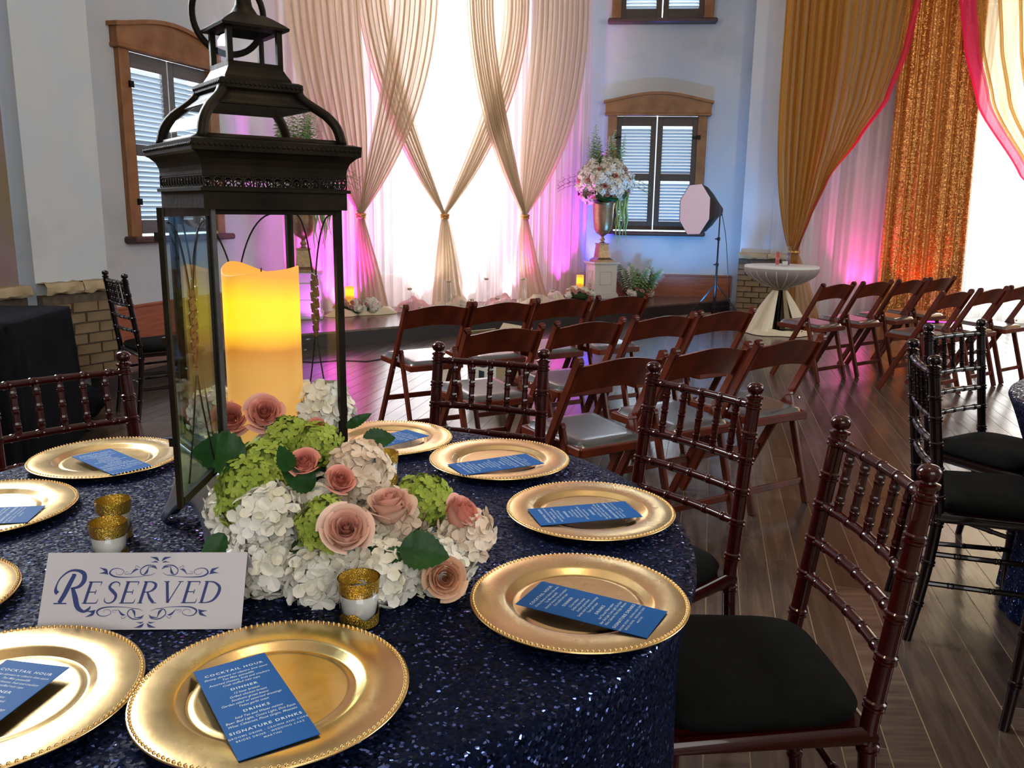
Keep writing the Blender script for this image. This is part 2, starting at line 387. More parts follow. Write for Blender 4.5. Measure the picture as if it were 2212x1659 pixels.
def rosy(name, inner, outer, tip):
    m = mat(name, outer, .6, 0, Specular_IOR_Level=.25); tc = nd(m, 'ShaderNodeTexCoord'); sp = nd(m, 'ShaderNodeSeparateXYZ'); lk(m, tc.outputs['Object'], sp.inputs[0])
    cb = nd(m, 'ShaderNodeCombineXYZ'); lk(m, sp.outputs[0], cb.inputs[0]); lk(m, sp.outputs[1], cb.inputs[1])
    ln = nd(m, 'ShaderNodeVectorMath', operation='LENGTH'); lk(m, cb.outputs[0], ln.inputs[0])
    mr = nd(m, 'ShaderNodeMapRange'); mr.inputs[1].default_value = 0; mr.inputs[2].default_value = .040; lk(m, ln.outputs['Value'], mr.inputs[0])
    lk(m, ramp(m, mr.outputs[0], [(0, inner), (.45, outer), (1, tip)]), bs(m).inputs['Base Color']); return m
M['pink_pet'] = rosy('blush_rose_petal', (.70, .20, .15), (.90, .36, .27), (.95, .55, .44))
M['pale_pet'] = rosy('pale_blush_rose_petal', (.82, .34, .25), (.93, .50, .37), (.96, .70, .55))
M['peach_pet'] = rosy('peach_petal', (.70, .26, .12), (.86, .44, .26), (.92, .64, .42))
M['white_pet'] = blotch('ivory_petal', [(.80, .74, .54), (.92, .88, .76), (.95, .92, .84)], 25, .6, 200, .1, Specular_IOR_Level=.25)
M['cream_pet'] = blotch('cream_petal', [(.84, .62, .44), (.92, .80, .64)], 25, .6, 200, .1, Specular_IOR_Level=.25)
M['green_pet'] = blotch('lime_petal', [(.28, .38, .04), (.46, .54, .10)], 30, .6, 200, .1, Specular_IOR_Level=.25)
# ---------------------------------------------------------------- room shell
ROOM = {}
def wall(name, p0, p1, h=6.5, opens=(), m=None, z0=0, th=.22):
    """p0 -> p1 runs left to right as seen from inside; openings (x0, x1, z0, z1)"""
    p0, p1 = Vector((*p0, 0)), Vector((*p1, 0)); L = (p1 - p0).length; a = math.atan2(p1.y - p0.y, p1.x - p0.x)
    xs = sorted({0, L, *[o[0] for o in opens], *[o[1] for o in opens]}); zs = sorted({z0, h, *[o[2] for o in opens], *[o[3] for o in opens]})
    b = MB()
    for x0, x1 in zip(xs, xs[1:]):
        for a0, a1 in zip(zs, zs[1:]):
            cx, cz = (x0 + x1) / 2, (a0 + a1) / 2
            if any(o[0] < cx < o[1] and o[2] < cz < o[3] for o in opens): continue
            b.box((cx, th / 2, cz), (x1 - x0, th, a1 - a0))
    o = b.build(name, m or M['plaster']); o.location = p0; o.rotation_euler = (0, 0, a); tag(o, kind='structure')
    ROOM[name] = o
    return o
def xy(v): return (v.x, v.y)
# window wall on the left, with the arched-head shutter window in its middle
wl0, wl1 = WL(-2.0, 0, 0), WL(2.35, 0, 0)
wall('wall_left', xy(wl0), xy(wl1), opens=[(2.0 - .57, 2.0 + .57, 1.07, 2.66), (2.0 - .57, 2.0 + .57, 3.9, 5.6)])
wall('wall_stage', xy(wl1), xy(STG(1.75, -.62, 0)), opens=[(.88, 2.68, .45, 5.3)])
wall('wall_right', xy(STG(1.75, -.62, 0)), xy(WR(1.35, 0, 0)), opens=[])
wr0 = WR(-1.35, 0, 0)
bpy.data.objects.remove(ROOM['wall_right'])
s0 = (STG(1.75, -.62, 0)); a_ = radians(-5)
d_ = s0 - Vector((1.97, 12.20, 0)); sx = d_.x * cos(a_) + d_.y * sin(a_)
wall('wall_right', xy(WR(sx, 0, 0)), xy(WR(1.35, 0, 0)), opens=[(-sx - .57, -sx + .57, 1.07, 2.66), (-sx - .57, -sx + .57, 3.9, 5.6)])
# projecting corner piers
wall('wall_pier_right', (3.06, 11.52), (3.75, 11.22), z0=.0, th=.9)
wall('wall_gold', xy(RGT(-.3, -.45, 0)), xy(RGT(5.4, -.45, 0)), opens=[(2.35, 4.9, .15, 4.9)])
wall('wall_far_right', xy(RGT(5.4, -.45, 0)), (9.2, -4.6), opens=[(5.2, 9.6, 1.2, 5.2)])
wall('wall_rear', (9.2, -4.6), (-5.6, -4.6), opens=[(6.0, 10.0, 2.0, 5.2)])
wall('wall_pier_left', (-3.19, 5.62), (-2.94, 6.12), th=.8)
wall('wall_left_front', (-4.12, 2.9), (-3.24, 5.52), opens=[(.85, 2.45, 2.2, 5.4)], m=M['plaster_dark'])
wall('wall_left_rear', (-5.6, -4.6), (-4.12, 2.9), m=M['plaster_dark'])
b = MB(); b.box((1.5, 4.0, 6.6), (17, 19, .2)); tag(b.build('ceiling', M['ceiling']), kind='structure')

# floor: tan joints below, planks laid on top (long axis 77 degrees)
FA = radians(77); FX = Vector((cos(FA), sin(FA), 0)); FY = Vector((-sin(FA), cos(FA), 0))
b = MB(); b.box((1.5, 4.0, -.0465), (17, 19, .09)); floor = tag(b.build('floor', M['floor_gap']), kind='structure')
PW = .116
pm = {}
rnd = random.Random(3)
cands = []
for i in range(-75, 62):
    off = i * PW; x = -6 + rnd.random() * 2
    while x < 15:
        L = rnd.choice((1.8, 2.1, 2.4, 2.7))
        c = FX * (x + L / 2) + FY * off
        x += L
        if c.y < -1.2 or c.y > 11.6 or c.x < -5 or c.x > 8.5: continue
        if abs(c.x) > max(c.y, 0) * .70 + 1.6: continue
        vis = 0 if (abs(c.x) < c.y * .64 + .5 and c.y > 1.6) else 1
        cands.append((vis, (c - Vector((1.6, 0, 0))).length if c.x > -.5 else c.length + 2.5, c, L))
cands.sort(key=lambda t: (t[0], t[1]))
for k, (vis, d, c, L) in enumerate(cands):
    if k < 290:
        if L not in pm:
            q = MB().box((0, 0, 0), (L - .004, PW - .0034, .012)); o = q.build('plank', M['plank'], floor); pm[L] = o.data
        else:
            o = bpy.data.objects.new('plank', pm[L]); COL.objects.link(o); o.parent = floor
        o.location = (c.x, c.y, -.0062); o.rotation_euler = (0, 0, FA)
b = MB()
R77 = Matrix.Rotation(FA, 3, 'Z')
for vis, d, c, L in cands[290:]:
    b.box((c.x, c.y, -.0062), (L - .004, PW - .0034, .012), R77)
# the rest of the floor, out of the picture
o = b.build('distant_planks', M['plank'], floor); tag(o, kind='stuff')

# stage platform
pts = [(-2.88, 5.85), (-2.10, 7.92), (3.04, 11.78), (3.04, 12.07), (.32, 12.31)] + [xy(WL(2.27, .03, 0)), xy(WL(-1.95, .03, 0))]
b = MB(); n = len(pts)
b.add([(x, y, z) for z in (.0, .135) for x, y in pts], [(i, (i + 1) % n, n + (i + 1) % n, n + i) for i in range(n)])
t = thing('stage_platform', 'low dark wooden stage in front of the draped wall', 'stage')
b.build('riser', M['riser'], t)
b = MB(); b.add([(x, y, z) for z in (.133, .155) for x, y in pts], [(i, (i + 1) % n, n + (i + 1) % n, n + i) for i in range(n)] + [tuple(range(n, 2 * n)), tuple(range(n - 1, -1, -1))])
b.build('deck', M['stage_top'], t)

# baseboards
def baseboard(name, fr, s0, s1, rot):
    b = MB(); b.box(((s0 + s1) / 2, -.015, .30), (s1 - s0, .03, .29)); b.box(((s0 + s1) / 2, -.02, .452), (s1 - s0, .045, .025), bev=.006)
    o = b.build(name, M['base_wood']); o.location = fr(0, 0, 0); o.rotation_euler = (0, 0, radians(rot)); tag(o, kind='structure')
baseboard('baseboard_left', WL, -1.9, 2.0, 74)
baseboard('baseboard_right', WR, -1.6, 1.15, -5)

# brick wainscots with rough capstones
def wainscot(name, p0, p1, label, bw, bh, z0=0, side=1, seed=1):
    p0, p1 = Vector((*p0, 0)), Vector((*p1, 0)); L = (p1 - p0).length; a = math.atan2(p1.y - p0.y, p1.x - p0.x)
    r = random.Random(seed)
    t = thing(name, label, 'wainscot', p0, a)
    b = MB(); b.box((L / 2, -.03, (z0 + .74) / 2), (L, .06, .74 - z0)); b.build('mortar_bed', M['mortar'], t)
    rows = int((.74 - z0) / bh); meshes = []
    for k in range(5):
        q = MB(); h = (bh - .010) / 2; l = (bw - .010) / 2; d = .022
        vs = [Vector((sx * l + r.uniform(-.004, .004), y, sz * h + r.uniform(-.003, .003))) for y in (0, -d) for sx, sz in ((-1, -1), (1, -1), (1, 1), (-1, 1))]
        for v in vs[4:]: v.x *= .97; v.z *= .93; v.y += r.uniform(-.004, .004)
        q.add(vs, [(0, 1, 2, 3), (7, 6, 5, 4), (0, 4, 5, 1), (1, 5, 6, 2), (2, 6, 7, 3), (3, 7, 4, 0)])
        me = bpy.data.meshes.new('brick'); me.from_pydata(q.v, [], q.f); me.materials.append(M['brick']); meshes.append(me)
    for i in range(rows):
        x = -bw / 2 if i % 2 else 0
        while x < L - .01:
            x0, x1 = max(0, x), min(L, x + bw)
            if x1 - x0 > .03:
                o = bpy.data.objects.new('brick', r.choice(meshes)); COL.objects.link(o); o.parent = t
                o.location = ((x0 + x1) / 2, -.058, z0 + (i + .5) * bh); o.scale = ((x1 - x0) / bw, 1, 1)
            x += bw
    # capstones
    n = max(1, round(L / .34)); x = 0
    for k in range(n):
        l = L / n; q = MB()
        def cap(u, v, l=l, k=k):
            # rough front edge and top
            px = (u - .5) * (l - .006)
            prof = [(0, .74), (-.10, .745), (-.115, .765), (-.112, .80), (-.10, .82), (0, .822)]
            y, z = prof[min(5, int(round(v * 5)))]
            nn = noise.noise(Vector((px * 18 + k * 7, v * 6, seed)))
            return Vector((px, y + .016 * nn * (v < .95 and v > .05), z + .010 * nn * (v > .1)))
        q.grid(cap, 10, 5); q.build('capstone', M['capstone'], t, smooth=True, loc=(x + l / 2, 0, 0)); x += l
wainscot('brick_wainscot', (-3.19, 5.62), (-2.94, 6.12), 'tan brick wainscot with rough capstones on the left pier', .20, .075, .155, seed=2)
wainscot('brick_wainscot', (-4.12, 2.9), (-3.24, 5.52), 'shadowed brick wainscot running off the left edge of the frame', .20, .075, .0, seed=3)
wainscot('brick_wainscot', (3.06, 11.52), (3.75, 11.22), 'olive brick wainscot behind the white draped cocktail table', .20, .075, .0, seed=4)

# shutter windows (local x along the wall, -y into the room)
def shutter_window(name, loc, rotz, zs, wood_frame, wood_sh, arched=True, open_l=0, zsh=(1.09, 2.64), seed=1):
    t = bpy.data.objects.new(name, None); COL.objects.link(t); t.location = loc; t.rotation_euler = (0, 0, rotz); tag(t, kind='structure')
    r = random.Random(seed)
    zb, zt = zsh
    b = MB()
    for sx in (-1, 1): b.box((sx * .62, -.02, (zb + zt) / 2 + .01), (.125, .07, zt - zb + .08), bev=.008)
    b.build('window_jamb', wood_frame, t)
    # arched head board
    q = MB(); P = [(-.72, zt + .03), (.72, zt + .03), (.72, zt + .17)] + [(.72 - 1.44 * i / 16, zt + .17 + .12 * sin(pi * i / 16) ** 1.2) for i in range(1, 16)] + [(-.72, zt + .17)]
    q.poly(P, .09, Matrix.Translation((0, -.035, 0)))
    P2 = [(-.75, zt + .17), (.75, zt + .17), (.75, zt + .195)] + [(.75 - 1.5 * i / 16, zt + .195 + .12 * sin(pi * i / 16) ** 1.2) for i in range(1, 16)] + [(-.75, zt + .195)]
    P2 = [(x, z) for x, z in P2]
    bot = [(-.75 + 1.5 * i / 16, zt + .165 + .12 * sin(pi * i / 16) ** 1.2) for i in range(17)]
    top = [(.75 - 1.5 * i / 16, zt + .20 + .12 * sin(pi * i / 16) ** 1.2) for i in range(17)]
    q.poly(bot + top, .13, Matrix.Translation((0, -.045, 0)))
    q.box((0, -.04, zt + .02), (1.46, .11, .035), bev=.008)
    q.build('head_board', wood_frame, t, smooth=True)
    MB().box((0, -.06, zb - .05), (1.46, .16, .06), bev=.015).build('sill', M['sill'], t)
    # two shutter leaves, each with an upper and a lower louvre panel
    W = .555; rail = .075; mid = .10; zc = zb + (zt - zb) * .47
    slat = MB().box((0, 0, 0), (W - 2 * .075, .040, .006)).build('slat', M['slat'], None)
    me = slat.data; bpy.data.objects.remove(slat)
    for sx in (-1, 1):
        x0 = sx * (W / 2 + .008)
        f = MB()
        for k in (-1, 1): f.box((x0 + k * (W / 2 - .0375), .02, (zb + zt) / 2), (.075, .035, zt - zb), bev=.004)
        f.box((x0, .02, zt - .065), (W - .15, .035, .13)); f.box((x0, .02, zb + .06), (W - .15, .035, .12)); f.box((x0, .02, zc), (W - .15, .035, mid))
        s = f.build('shutter', wood_sh, t)
        for za, zz in ((zb + .12, zc - mid / 2), (zc + mid / 2, zt - .13)):
            nn = int((zz - za) / .043)
            for k in range(nn):
                o = bpy.data.objects.new('slat', me); COL.objects.link(o); o.parent = s
                o.location = (x0, .02, za + (k + .5) * (zz - za - .035) / nn); o.rotation_euler = (radians(-42 + r.uniform(-3, 3)), 0, 0)
        g = MB()
        for zz in (zb + .28, zt - .28): g.box((sx * .573, -.062, zz), (.05, .02, .055)); g.box((sx * .545, -.012, zz), (.11, .012, .03))
        g.build('hinge', M['iron'], s)
    return t
shutter_window('window_1', WL(0, 0, 0), radians(74), 0, M['pine'], M['shutter'], seed=2)
shutter_window('window_2', WR(0, 0, 0), radians(-5), 0, M['pine'], M['shutter_b'], seed=3)
shutter_window('window_3', WR(0, 0, 0), radians(-5), 0, M['pine'], M['shutter_b'], zsh=(3.92, 5.5), seed=4)


# big glazed window behind the drapes and the one behind the gold drapes
def big_window(name, loc, rz, x0, x1, z0, z1, nx, nz):
    t = bpy.data.objects.new(name, None); COL.objects.link(t); t.location = loc; t.rotation_euler = (0, 0, rz); tag(t, kind='structure')
    b = MB()
    for x in (x0, x1): b.box((x, .1, (z0 + z1) / 2), (.07, .1, z1 - z0))
    for z in (z0, z1): b.box(((x0 + x1) / 2, .1, z), (x1 - x0, .1, .07))
    b.build('window_frame', M['white_paint'], t)
    for i in range(1, nx): MB().box((x0 + (x1 - x0) * i / nx, .1, (z0 + z1) / 2), (.035, .05, z1 - z0 - .07)).build('mullion', M['white_paint'], t)
    for i in range(1, nz): MB().box(((x0 + x1) / 2, .1, z0 + (z1 - z0) * i / nz), (x1 - x0 - .07, .04, .03)).build('glazing_bar', M['white_paint'], t)
p = STG(1.75, -.62, 0) ; q = wl1; dd = p - q
big_window('window_4', q, math.atan2(dd.y, dd.x), .88, 2.68, .45, 5.3, 3, 5)
big_window('window_5', RGT(-.3, -.45, 0), radians(-5), 2.35, 4.9, .15, 4.9, 3, 5)
# ---------------------------------------------------------------- folding chairs
def make_folding(label, pos, yaw, group):
    t = thing('folding_chair', label, 'chair', (pos[0], pos[1], 0), yaw, group)
    H = .81
    for sx in (-1, 1):
        x = sx * .205
        a, b_ = Vector((x, .22, 0)), Vector((x, -.22, H))
        q = MB(); q.beam(a, a + (b_ - a) * .985, .022, .040, (1, 0, 0), .004)
        # rounded top of the upright
        c = a + (b_ - a) * .972; R = Matrix.Rotation(math.atan2(.44, H), 3, 'X')
        q.add([c + R @ Vector((sx_ * .011, .020 * cos(k * pi / 8), .024 * sin(k * pi / 8))) for sx_ in (-1, 1) for k in range(9)],
              [tuple(range(9)), tuple(range(17, 8, -1))] + [(k, 9 + k, 10 + k, k + 1) for k in range(8)])
        q.build('upright_leg', M['fold_wood'], t)
        # rear leg pivots inside the upright
        x2 = sx * .178
        q = MB(); q.beam((x2, -.22, 0), (x2, -.070, .50), .020, .036, (1, 0, 0), .004)
        c = Vector((x2, -.070, .50)); R = Matrix.Rotation(-math.atan2(.15, .5), 3, 'X')
        q.add([c + R @ Vector((sx_ * .010, .018 * cos(k * pi / 8), .024 * sin(k * pi / 8))) for sx_ in (-1, 1) for k in range(9)],
              [tuple(range(9)), tuple(range(17, 8, -1))] + [(k, 9 + k, 10 + k, k + 1) for k in range(8)])
        q.build('rear_leg', M['fold_wood'], t)
        q = MB()
        for y, z in ((-.075, .485), (-.035, .405)):
            q.tube([(sx * .214, y - .02, z), (sx * .220, y - .02, z)], .006, 8)
        q.build('screw', M['screw'], t)
    # curved top rail
    def rail(u, v):
        x = (u - .5) * .39; bow = .022 * (1 - (2 * u - 1) ** 2)
        zt = .770 + .028 * sin(pi * u) ** 1.3; zb = .655 + .022 * sin(pi * u)
        return x, bow, zb, zt
    vs = []; n = 14
    for i in range(n + 1):
        x, bow, zb, zt = rail(i / n, 0)
        for z in (zb, zt):
            yb = .22 - .44 * z / H - bow
            vs += [Vector((x, yb - .008, z)), Vector((x, yb + .008, z))]
    fs = []
    for i in range(n):
        a, c = i * 4, i * 4 + 4
        fs += [(a, c, c + 2, a + 2), (a + 1, a + 3, c + 3, c + 1), (a + 2, c + 2, c + 3, a + 3), (a, a + 1, c + 1, c)]
    fs += [(0, 2, 3, 1), (n * 4, n * 4 + 1, n * 4 + 3, n * 4 + 2)]
    MB().add(vs, fs).build('back_rail', M['fold_wood'], t, smooth=True)
    # seat frame and vinyl pad
    q = MB()
    for sx in (-1, 1): q.beam((sx * .165, -.19, .425), (sx * .185, .21, .435), .022, .035, (1, 0, 0), .004)
    q.box((0, -.185, .425), (.34, .022, .035), bev=.004); q.box((0, .205, .435), (.37, .03, .035), bev=.006)
    q.build('seat_frame', M['fold_wood'], t)
    def pad(u, v):
        x = (u - .5) * (.33 + .035 * v); y = -.185 + .395 * v
        e = min(u, 1 - u, v, 1 - v); k = min(1, e / .12); k = sqrt(max(0, 1 - (1 - k) ** 2))
        cr = 0
        if min(u, 1 - u) < .12 and min(v, 1 - v) < .12:
            du, dv = .12 - min(u, 1 - u), .12 - min(v, 1 - v); rr = sqrt(du * du + dv * dv)
            if rr > .12:
                s_ = .12 / rr; x = (abs(.5 - (.12 - du * s_)) * (1 if u > .5 else -1)) * (.33 + .035 * v); y = -.185 + .395 * ((.12 - dv * s_) if v < .5 else 1 - (.12 - dv * s_)); k = 0
        return Vector((x, y, .444 + .010 * (y / .2) + .026 * k - cr))
    q = MB().grid(pad, 16, 16)
    q.build('seat_pad', M['vinyl'], t, smooth='all')
    MB().box((0, -.165 + .44 * 0, .175), (.335, .016, .030), bev=.003).build('rear_stretcher', M['fold_wood'], t) if False else None
    z = .105; y = -.22 + .15 * z / .5
    MB().box((0, y, z), (.34, .016, .030), bev=.003).build('rear_stretcher', M['fold_wood'], t)
    z = .20; y = .22 - .44 * z / H
    MB().box((0, y, z), (.39, .016, .032), bev=.003).build('front_stretcher', M['fold_wood'], t)
    return t

# ---------------------------------------------------------------- chiavari chairs
def bamboo(a, b_, r, rings, n=10, ringr=1.16, seg=None):
    """bamboo-turned pole between two points, with ring pairs at the given fractions"""
    a, b_ = Vector(a), Vector(b_); L = (b_ - a).length
    st = [(0, 1)]
    for f in rings:
        for k, rr in ((-.018, 1), (-.0105, 1), (-.0098, 1), (-.007, ringr), (-.003, ringr), (-.0015, .98), (.0015, .98), (.003, ringr), (.007, ringr), (.0098, 1), (.0105, 1), (.018, 1)):
            st.append((f + k / L, rr))
    st.append((1, 1)); st = [s for s in sorted(st) if 0 <= s[0] <= 1]
    return [a + (b_ - a) * f for f, _ in st], [r * k for _, k in st]
def make_chiavari(label, pos, yaw, group, m, cm, ball=True):
    t = thing('chiavari_chair', label, 'chair', (pos[0], pos[1], 0), yaw, group)
    def ypost(z): return -.19 - .06 * max(0, (z - .44)) / .46 - (.05 * (1 - z / .44) ** 1.5 if z < .44 else 0)
    for sx in (-1, 1):
        pts, rad = [], []
        zs = [0, .10, .20, .30, .40, .44, .50, .575, .655, .735, .81, .87]
        rings = (.13, .27, .40, .485, .575, .655, .735, .80, .875)
        fine = sorted(set([i * .03 for i in range(30)] + [rz + k for rz in rings for k in (-.010, -.007, -.003, -.001, .001, .003, .007, .010)] + [.895]))
        for z in fine:
            if z > .896: continue
            k = 1
            for rz in rings:
                d = abs(z - rz)
                if .0025 < d < .0075: k = 1.22
            r = (.0135 + .0035 * min(1, z / .3)) * k
            pts.append((sx * (.186 - .012 * z / .9), ypost(z), z)); rad.append(r)
        q = MB().tube(pts, rad, 12); q.build('back_post', m, t, smooth=True)
        # turned finial
        c = Vector((sx * .174, ypost(.9), .893))
        if ball: prof = [(.015, -.003), (.021, 0), (.021, .005), (.012, .008), (.011, .011), (.017, .014), (.0205, .022), (.0205, .030), (.015, .037), (.008, .040), (.0001, .041)]
        else: prof = [(.017, -.003), (.021, 0), (.021, .006), (.018, .008), (.018, .014), (.020, .017), (.020, .024), (.018, .027), (.0001, .028)]
        MB().lathe(prof, 14, c).build('finial', m, t, smooth=True)
        p, r = bamboo((sx * .205, .185, 0), (sx * .195, .175, .43), .0165, (.25, .5, .75), 10)
        MB().tube(p, r, 10).build('front_leg', m, t, smooth=True)
    for z in (.875, .735, .655, .575):
        y = ypost(z)
        p, r = bamboo((-.165, y, z), (.165, y, z), .0105, (.1, .3, .5, .7, .9))
        p = [Vector((v.x, v.y - .012 * (1 - (v.x / .165) ** 2), v.z)) for v in p]
        MB().tube(p, r, 10).build('back_rail', m, t, smooth=True)
    for k in range(5):
        x = -.118 + .059 * k; bow = .012 * (1 - (x / .165) ** 2)
        p, r = bamboo((x, ypost(.735) - bow, .74), (x, ypost(.875) - bow, .872), .0088, (.18, .5, .82))
        MB().tube(p, r, 8).build('spindle', m, t, smooth=True)
    # seat frame
    q = MB()
    q.tube([(-.185, -.19, .425), (-.205, .19, .425), (.205, .19, .425), (.185, -.19, .425)], .018, 8, closed=True)
    q.box((0, 0, .43), (.36, .37, .022)); q.build('seat_frame', m, t, smooth=True)
    # cushion
    def cush(u, v):
        th = 2 * pi * u; cx, sy = cos(th), sin(th); e = 2 / 5.0
        x = (abs(cx) ** e) * (1 if cx > 0 else -1); y = (abs(sy) ** e) * (1 if sy > 0 else -1)
        W = .195 + .012 * y
        rr, z = [(.0001, .487), (.45, .488), (.80, .485), (.95, .476), (1.0, .462), (.985, .446), (.90, .440), (.0001, .440)][int(round(v * 7))]
        return Vector((x * W * rr, y * .195 * rr - .002, z))
    MB().grid(cush, 40, 7, True).build('cushion', cm, t, smooth='all')
    # double side and front stretchers
    for z in (.20, .30):
        for sx in (-1, 1):
            p, r = bamboo((sx * .182, ypost(z) + .0, z), (sx * .20, .18, z), .009, (.2, .5, .8))
            MB().tube(p, r, 8).build('stretcher', m, t, smooth=True)
    p, r = bamboo((-.2, .182, .25), (.2, .182, .25), .009, (.2, .4, .6, .8)); MB().tube(p, r, 8).build('stretcher', m, t, smooth=True)
    p, r = bamboo((-.18, ypost(.25), .25), (.18, ypost(.25), .25), .009, (.2, .4, .6, .8)); MB().tube(p, r, 8).build('stretcher', m, t, smooth=True)
    return t

fold0 = make_folding('x', (0, 0), 0, None)
mah0 = make_chiavari('x', (0, 0), 0, None, M['mahogany'], M['cushion'], ball=True)
blk0 = make_chiavari('x', (0, 0), 0, None, M['black_ch'], M['cushion'], ball=True)
index_tree()
used = set()
def place(proto, x, y, yaw, label, group, back=0.0):
    """x, y: the middle of the back's top when back is given"""
    if proto.name in used: o = copy_tree(proto)
    else: o = proto; used.add(proto.name)
    # move from the back top to the seat centre
    ox, oy = -sin(yaw) * back, cos(yaw) * back
    o.location = (x + ox, y + oy, 0); o.rotation_euler = (0, 0, yaw); o['label'] = label; o['group'] = group
    return o
FB = .22; CB = .25
yL = radians(31); G = 'folding chairs facing the stage'
k = .956
rowsL = [
 ((-.45, 5.11), 'front row folding chair at the aisle end, white box beyond its seat'), ((-.05, 5.33), 'second folding chair from the left in the front row before the stage'),
 ((.35, 5.59), 'third folding chair from the left in the front row before the stage'), ((.77, 5.83), 'front row folding chair at the far right end, before the white pedestal'),
 ((-.03, 4.14), 'leftmost folding chair of the second row, behind the tabletop plates'), ((.42, 4.44), 'second folding chair from the left in the second row'),
 ((.87, 4.74), 'third folding chair from the left in the second row'), ((1.29, 5.02), 'rightmost folding chair of the second row, left of the cocktail table skirt'),
 ((.45, 3.34), 'leftmost folding chair of the nearest row, pale blue sheen on its pad'), ((.88, 3.62), 'middle folding chair of the nearest row, seen through a bamboo chair back'),
 ((1.31, 3.89), 'rightmost folding chair of the nearest row, beside the open wood floor')]
for (x, y), lab in rowsL: place(fold0, x * k, y * k, yL, lab, G, FB)
yR = radians(35)
rowsR = [(2.75, 7.11, 'leftmost folding chair of the far right block, beside the cocktail table'), (3.20, 7.40, 'second folding chair of the far right block front row'),
         (3.64, 7.69, 'third folding chair of the far right block front row'), (4.07, 8.00, 'rear-right folding chair of the far right block front row, before the orange drape'),
         (3.45, 6.53, 'leftmost folding chair of the right block second row, a long leg reaching out in front'), (3.93, 6.88, 'second folding chair of the right block second row, against the bright window'),
         (4.36, 7.20, 'folding chair cut by the right edge of the frame in the right block')]
for x, y, lab in rowsR: place(fold0, x * k, y * k, yR, lab, 'folding chairs in the right block', FB)
TC = Vector((-.437, 1.487, 0)); GT = 'bamboo-turned chairs around the navy sequin table'
def around(proto, px, py, c, lab, grp):
    d = Vector((c[0] - px, c[1] - py)); yaw = math.atan2(d.y, d.x) - pi / 2
    return place(proto, px, py, yaw, lab, grp, CB)
around(mah0, -.07, 2.59, TC, 'dark mahogany bamboo-turned chair behind the far gold plates', GT)
around(mah0, .505, 2.20, TC, 'mahogany bamboo-turned chair in the middle right, its back before the folding chairs', GT)
around(mah0, .705, 1.55, TC, 'near red mahogany bamboo-turned chair at the right with a wide black cushion', GT)
around(mah0, -1.245, 2.265, TC, 'mahogany bamboo-turned chair at the left, beside the black covered table', GT)
T2 = (2.33, 2.42); T2C = (2.39, 2.47)
around(blk0, 1.33, 2.69, T2, 'near-black bamboo-turned chair seen edge-on at the right with a black cushion', 'bamboo-turned chairs at the second table')
around(blk0, 1.78, 3.36, T2, 'near-black bamboo-turned chair with blue-black cushion, farther one at the right edge', 'bamboo-turned chairs at the second table')
around(blk0, 1.42, 1.86, T2, 'bamboo-turned chair of which one dark leg shows in the lower right corner', 'bamboo-turned chairs at the second table')
place(blk0, -2.49, 5.27, radians(-46.7), 'thin dark bamboo-turned chair alone by the brick wainscot', 'bamboo-turned chair by the left wall', CB)

# ---------------------------------------------------------------- round table with sequin cloth
def cloth_table(name, label, c, R, top, m, dents=(), nf=18, amp=.022, group=None, seed=0, flare=.05, bottom=.01):
    t = thing(name, label, 'table', (c[0], c[1], 0), 0, group)
    MB().lathe([(.0001, top - .03), (R - .02, top - .03), (R - .02, top - .006), (.0001, top - .006)], 40).build('tabletop', M['white_paint'], t)
    MB().lathe([(.03, .02), (.03, top - .03)], 12).build('leg', M['black_metal'], t)
    b = MB()
    def f(u, v):
        th = 2 * pi * u
        if v < .28: k = v / .28; return Vector(((R - .008) * k * cos(th) + 0, (R - .008) * k * sin(th), top - .0005))
        k = (v - .28) / .72
        if k < .06: a = k / .06 * pi / 2; return Vector(((R - .008 + .010 * sin(a)) * cos(th), (R - .008 + .010 * sin(a)) * sin(th), top - .0005 - .010 * (1 - cos(a))))
        h = (k - .06) / .94; z = (top - .012) * (1 - h) + bottom * h
        fold = amp * min(1, h * 2.2) * (sin(nf * th + 1.3 * sin(3 * th + seed)) + .45 * sin(2.3 * nf * th + seed))
        r = R + .002 + flare * h + fold
        for dth, depth in dents:
            d = (th - dth + pi) % (2 * pi) - pi
            r -= depth * min(1, h * 3) * math.exp(-(d / .42) ** 4)
        return Vector((r * cos(th), r * sin(th), z))
    b.grid(f, 220, 40, True)
    b.build('tablecloth', m, t, smooth='all')
    return t
def azim(p): return math.atan2(p[1] - TC.y, p[0] - TC.x) % (2 * pi)
cloth_table('round_table', 'round table under a navy blue sequin cloth in the foreground', (TC.x, TC.y), .77, .762, M['navy'],
            [(azim(p), .16) for p in ((-.07, 2.59), (.505, 2.20), (.705, 1.55), (-1.245, 2.265))], amp=.014, flare=.02)
def az2(p): return math.atan2(p[1] - T2[1], p[0] - T2[0]) % (2 * pi)
cloth_table('round_table', 'second navy sequin table whose skirt shows at the right edge', T2C, .77, .762, M['navy'],
            [(az2(p), .13) for p in ((1.33, 2.69), (1.78, 3.36), (1.42, 1.86))], amp=.02, flare=.06)

